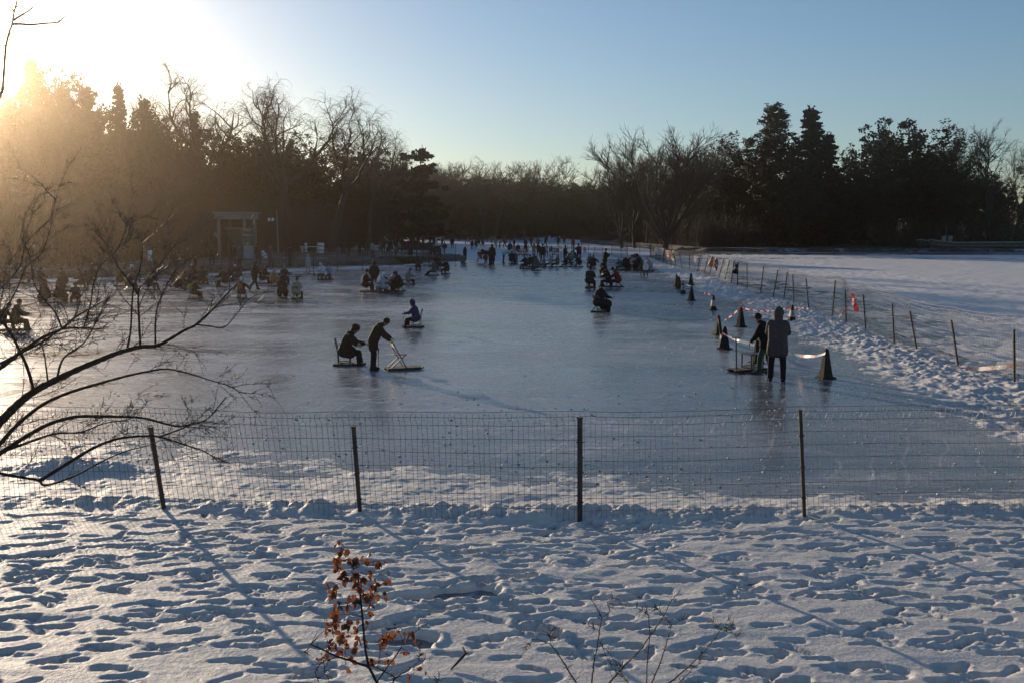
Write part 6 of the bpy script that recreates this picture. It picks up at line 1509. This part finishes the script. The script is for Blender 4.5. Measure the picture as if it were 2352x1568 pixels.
gm, gnt, gb = new_mat('booth_glass'); gb.inputs['Base Color'].default_value = (.10,.12,.12,1); gb.inputs['Roughness'].default_value = .1; gb.inputs['Alpha'].default_value = .55
for s in (-1, 1): mb = MB(); mb.box((0, s*.385, h*.70), (w-.08, .012, h*.56)); mb.bar((0, s*.40, h*.42), (0, s*.40, h*.97), .05); mb.build('window', gm, root)
tag(root, 'narrow white framed ticket booth with glass upper half right of the pavilion', 'booth')
for x, ya, yb, lab in ((1330, 110, 290, 'slanting white feather flag left of the other flag above the booth'), (1398, 220, 445, 'upright narrow white feather flag above the booth roof')):
    q = zp(x, 1290); root = empty('feather_flag', (q[0] + pb.x, YP - .2, z0)); a = zp(x, ya)[1]; b_ = zp(x, yb)[1]; mb = MB(); mb.tube([(0, 0, 0), (.0, 0, b_), (.05, 0, (a+b_)/2), (.22 if x < 1390 else .05, 0, a)], .025, 6); mb.build('flagpole', M_POST, root)
    mb = MB(); mb.add([(.02,0,b_),(.05,0,(a+b_)/2),(.22 if x < 1390 else .05,0,a),(.38 if x < 1390 else .17,.03,(a+b_)/2+.15),(.22,.02,b_+.2)], [(0,1,3,4),(1,2,3)]); mb.build('flag', M_BANWHITE, root); tag(root, lab, 'flag')
q = zp(2085, 1240); root = empty('street_lamp', (q[0] + pb.x, YP, tz(q[0] + pb.x, YP))); ztop = zp(0, -10)[1]; mb = MB(); mb.tube([(0, 0, 0), (0, 0, ztop*.5), (-.05, 0, ztop)], [.09, .07, .04], 8); mb.build('pole', M_PALE, root)
mb = MB(); mb.tube([(0, 0, zp(0,300)[1]), (-.35, 0, zp(0,235)[1]), (-.75, 0, zp(0,240)[1])], .03, 6); mb.build('arm', M_PALE, root)
for x in (-.42, -.75): mb = MB(); mb.lathe([(.03, .12), (.10, .08), (.13, -.10), (.08, -.2), (.02, -.22)], (x, 0, zp(0,255)[1]), 10); mb.build('lamp_shade', M_WHITE, root)
tag(root, 'slim pale street lamp with two lamp heads right of the ticket booth', 'street lamp')

def wrapped(zn, x0, x1, y0, y1, key, lab, tilt=0, Y=None):
    px, py = zn((x0+x1)/2, y1); p = at(px, py + 5, .7) if Y is None else atY(px, py, Y); Yv = p.y; a = atY(*zn(x0, y0), Yv); b_ = atY(*zn(x1, y1), Yv); g = tz(p.x, Yv)
    o = tree(key, px, py - 150 - trnd.uniform(0, 60), Y=Yv, name='wrapped_tree', label=lab, group='trees with white wrapped trunks'); s = o.scale.z
    mb = MB(); w = max(.16, (b_.x-a.x)/2); lo = max(.05, b_.z - g); hi = a.z - g; mb.lathe([(w*1.05, lo), (w, (lo+hi)/2), (w*1.02, hi*.98), (w*.9, hi)], n=12)
    for z in (.3, .7): mb.lathe([(w*1.10, lo+(hi-lo)*z-.02), (w*1.10, lo+(hi-lo)*z+.02)], n=12)
    q = mb.build('trunk_wrap', M_WHITE, o, smooth=True); q.scale = (1/s, 1/s, 1/s); q.rotation_euler = (0, R(tilt), 0)
wrapped(ZI, 490, 582, 70, 215, 'bare0', 'tree with a tall slanting white wrapped trunk in the glow right of the lamp', 8)
wrapped(ZI, 1385, 1445, 92, 192, 'bare2', 'tree with a white wrapped trunk above the stair handrail', 4)
wrapped(ZI, 1862, 1906, 48, 150, 'bare1', 'tree with a white wrapped trunk above the small lattice board')
wrapped(ZI, 15, 50, 100, 225, 'bare3', 'tree with a dim white wrapped trunk beside the white barrels')
wrapped(ZI, 965, 1005, 20, 110, 'bare0', 'faint wrapped tree between the slanting wrap and the handrail one')
wrapped(ZC, 700, 735, 112, 166, 'bare2', 'distant tree with a pale wrap at the far shore, left of the leaning pale wrap')
wrapped(ZC, 884, 908, 118, 165, 'bare1', 'distant tree with a leaning pale wrap at the far shore', 12)
wrapped(ZC, 965, 992, 86, 138, 'bare3', 'distant tree with a high pale wrap at the far shore')
wrapped(ZP, 185, 310, 670, 800, 'bare1', 'tree with a short pale wrap just left of the pavilion pillar', 0, YP + 2)
wrapped(ZJ, 1245, 1330, 60, 145, 'bare0', 'tree with a pale wrap highest on the left slope', 0, 92)
wrapped(ZJ, 1345, 1425, 65, 140, 'bare2', 'tree with a pale wrap touching the highest one on the left slope', 0, 93)
wrapped(ZJ, 1495, 1580, 285, 415, 'bare3', 'tree with a white wrap low on the left bank, whiter of two neighbours', 0, 80)
wrapped(ZJ, 1592, 1690, 280, 410, 'bare1', 'tree with a pinkish white wrap low on the left bank', -4, 81)
wrapped(ZK, 815, 940, 10, 240, 'bare2', 'tree with a tall two part white wrap behind the dim branches', 3, 84)
def barrel(zn, x0, x1, y0, y1, lab, tilt=0, dark=False, cat='barrel', name='barrel'):
    px, py = zn((x0+x1)/2, y1); p = at(px, py, .55); a = atY(*zn(x0, y0), p.y); b_ = atY(*zn(x1, y1), p.y); r = (b_.x-a.x)/2; h = a.z - b_.z; g = tz(p.x, p.y); root = empty(name, (p.x, p.y, max(g, b_.z - .1)))
    mb = MB(); rot = Matrix.Rotation(R(tilt), 3, 'Y'); mb.lathe([(r*.95, 0), (r*1.02, h*.3), (r*1.02, h*.7), (r*.95, h)], n=14, rot=rot); mb.build('drum', M_GREYBIN if dark else M_WHITE, root, smooth=False)
    mb = MB()
    for z in (.3, .7): mb.lathe([(r*1.05, h*z-.03), (r*1.05, h*z+.03)], n=14, rot=rot)
    mb.build('hoop', M_DARK, root); tag(root, lab, cat, 'white barrels on the bank' if name == 'barrel' else None)
barrel(ZE, 2070, 2170, 315, 452, 'fat white barrel with dark hoops, largest on the bank', 4)
barrel(ZE, 1908, 1948, 318, 440, 'slim white barrel right of the dark tub')
barrel(ZE, 1822, 1888, 290, 318, 'white round lid shaped drum on top of the dark tub')
barrel(ZE, 1835, 1905, 352, 438, 'dark tub between two white barrels', 0, True)
barrel(ZE, 1355, 1420, 395, 500, 'white roll leaning over right of the ticket booth', -28, False, 'roll', 'plastic_roll')
barrel(ZE, 1485, 1535, 262, 330, 'short pale drum standing behind the leaning roll')
def table(zn, x, y0, y1, lab, r=.28, z=0.0):
    p = at(*zn(x, y1), z); h = atY(*zn(x, y0), p.y).z - z; root = empty('small_table', p); mb = MB(); mb.lathe([(r, h-.03), (r, h)], n=16); mb.build('table_top', M_WHITE, root)
    mb = MB(); mb.tube([(0,0,.03),(0,0,h-.02)], .035, 8); mb.build('pedestal', M_POST, root); mb = MB(); mb.lathe([(.22, 0), (.20, .03), (.05, .04)], n=14); mb.build('foot', M_POST, root); tag(root, lab, 'table', 'small round tables by the bank')
for x, y0, y1, lab in ((1570, 700, 778, 'small round table next to the sandy orange coat'), (1795, 715, 765, 'small round table left of its close twin under the pink coat'), (1842, 715, 760, 'small round table right of its close twin under the pink coat'), (2040, 703, 748, 'small round table nearest the white hatted pair'), (960, 745, 800, 'small round table half hidden by the stooping pale capped figure')): table(ZE, x, y0, y1, lab)
for x0, x1, y0, y1, lab in ((1640, 1720, 500, 545, 'red folding stool on the bank, left one'), (1740, 1820, 500, 545, 'red folding stool on the bank, right one')):
    p = at(*ZE((x0+x1)/2, y1), .45); root = empty('folding_stool', p); mb = MB(); mb.box((0, 0, .45), (.5, .4, .04)); mb.build('seat', cmat('r'), root)
    for s in (-1, 1):
        mb = MB(); mb.bar((s*.22, -.18, .44), (-s*.22, -.18, 0), .03); mb.bar((s*.22, .18, .44), (-s*.22, .18, 0), .03); mb.build('leg', M_POST, root)
    tag(root, lab, 'stool')
p = at(*ZE(2010, 442), .6); root = empty('white_bench', p); mb = MB(); mb.box((0, 0, .62), (2.4, .7, .06)); mb.build('table_top', M_WHITE, root)
for s in (-1, 1): mb = MB(); mb.box((s*1.0, 0, .3), (.08, .6, .6)); mb.build('leg', M_WHITE, root)
tag(root, 'long low white bench table between the barrels', 'table')
q = at(*ZK(600, 400), .4); root = empty('white_sign', (q.x, q.y, tz(q.x, q.y))); a = atY(*ZK(558, 275), q.y); b_ = atY(*ZK(640, 335), q.y); mb = MB(); mb.box(((a.x+b_.x)/2 - q.x, 0, (a.z+b_.z)/2 - root.location.z), (b_.x-a.x, .03, a.z-b_.z)); mb.build('panel', M_WHITE, root)
mb = MB(); mb.tube([(0, .04, 0), (0, .04, a.z - root.location.z)], .03, 6); mb.build('pole', M_POST, root); tag(root, 'small white blank sign on a pole among the left branches', 'sign')
# stair handrail and the low jetty edge between the rinks
ph_ = at(*ZI(1500, 592), .45); root = empty('stair_handrail', ph_); mb = MB()
def zi(x, y): v = atY(*ZI(x, y), ph_.y); return v - ph_
mb.tube([zi(1495, 340), zi(1720, 500), zi(1760, 575)], .05, 6); mb.tube([zi(1495, 395), zi(1720, 555)], .04, 6); mb.build('rail', M_POST, root)
for x, y in ((1495, 340), (1610, 420), (1720, 500)): mb = MB(); mb.tube([zi(x, y), zi(x, 640)], .05, 6); mb.build('post', M_POST, root)
tag(root, 'dark sloping stair handrail leading from the bank down to the ice', 'handrail')
pj = at(*ZI(1300, 625), .3); root = empty('jetty', pj); xa = atY(*ZI(780, 600), pj.y).x - pj.x; xb = atY(*ZI(1900, 600), pj.y).x - pj.x; mb = MB()
for i in range(34): mb.box((xa + (xb-xa)*(i+.5)/34, .9, .30), ((xb-xa)/34*.94, 2.0, .06))
mb.build('deck', M_WOOD, root); mb = MB(); mb.box(((xa+xb)/2, -.08, .20), (xb-xa, .06, .22)); mb.build('edge_board', M_WOOD, root)
for i in range(9): mb = MB(); x = xa + (xb-xa)*(i+.5)/9; mb.box((x, .02, -.05), (.12, .12, .62)); mb.build('pile', M_WOOD, root)
tag(root, 'low dark wooden jetty along the end of the stone bank', 'jetty')
M_ROCK = plain('bank_rock', (.105,.090,.072), .9, .35, 2.5, bump=.5)
rocks = []
for i in range(6):
    mb = MB(); blob(mb, (0, 0, 0), 1.0, n=16); r_ = random.Random(50+i)
    off = [r_.uniform(0, 50) for _ in range(3)]
    mb.v = [tuple(V(*v)*(1 + .32*float(fbm(np.array([v[0]*1.3+off[0]]), np.array([v[1]*1.3+v[2]*1.7+off[1]]), i, 3)[0]))) for v in mb.v]; rocks.append(mb.mesh('boulder', [M_ROCK], False))
shore = [(0,641),(200,637),(400,631),(560,621),(720,612),(900,606),(1000,600),(1055,598)]
for i in range(46):
    f = (i + trnd.random()*.8)/46*(len(shore)-1); k = min(int(f), len(shore)-2); f -= k; q = at(shore[k][0]*(1-f)+shore[k+1][0]*f, shore[k][1]*(1-f)+shore[k+1][1]*f - trnd.uniform(-.5, 1.5))
    o = link('boulder', rocks[i % 6]); s = trnd.uniform(.35, .85); o.location = (q.x, q.y, .12); o.scale = (s*trnd.uniform(1.1, 1.9), s, s*trnd.uniform(.5, .8)); o.rotation_euler = (0, 0, trnd.uniform(0, 6.3)); tag(o, 'brown boulder edging the stone bank on the left of the rink', 'boulder', 'boulders along the stone bank')

# crumbs of broken ice and snow on the rink
cr = random.Random(9); mb = MB(); dk = MB()
def crumb(m, p, s):
    vs_ = [(-1,-.7,0),(1,-.8,0),(.9,.8,0),(-.8,.9,0),(-.4,-.3,1.0),(.5,-.2,.8),(.3,.5,.9),(-.5,.4,.7)]; a = cr.uniform(0, 6.28); c, q = math.cos(a), math.sin(a)
    m.add([(p.x + (x*c - y*q)*s*cr.uniform(.7, 1.2), p.y + (x*q + y*c)*s*cr.uniform(.7, 1.2), p.z + z*s*.8) for x, y, z in vs_], [(4,5,6,7),(0,1,5,4),(1,2,6,5),(2,3,7,6),(3,0,4,7)])
for i in range(2600):
    px, py = (cr.uniform(0, 2352), 900 + 270*cr.random()**.8) if i % 3 else (cr.gauss(1930, 160), cr.uniform(760, 980))
    crumb(mb, at(px, py) + V(0, 0, .001), cr.choice((.006, .008, .010, .010, .014, .022)))
for i in range(420): crumb(dk, at(cr.uniform(150, 1700), 850 + 300*cr.random()) + V(0, 0, .001), cr.choice((.006, .008, .012, .018)))
tag(mb.build('ice_crumbs', M_SNOW), kind='stuff'); tag(dk.build('dirt_specks', M_EARTH), kind='stuff')
GLARE_HAZE = .00054
# ------------------------------------------------------------------ air: warm haze box added to imitate lens glare round the sun
m, nt, b = new_mat('haze'); nt.nodes.remove(b)
pv = nt.nodes.new('ShaderNodeVolumePrincipled'); pv.inputs['Color'].default_value = (1.0, .82, .62, 1); pv.inputs['Density'].default_value = GLARE_HAZE
pv.inputs['Anisotropy'].default_value = .94
nt.links.new(pv.outputs[0], nt.nodes['Material Output'].inputs['Volume'])
hz = MB(); hz.box((0, 165, 23), (560, 470, 56)); tag(hz.build('haze', m), kind='stuff')
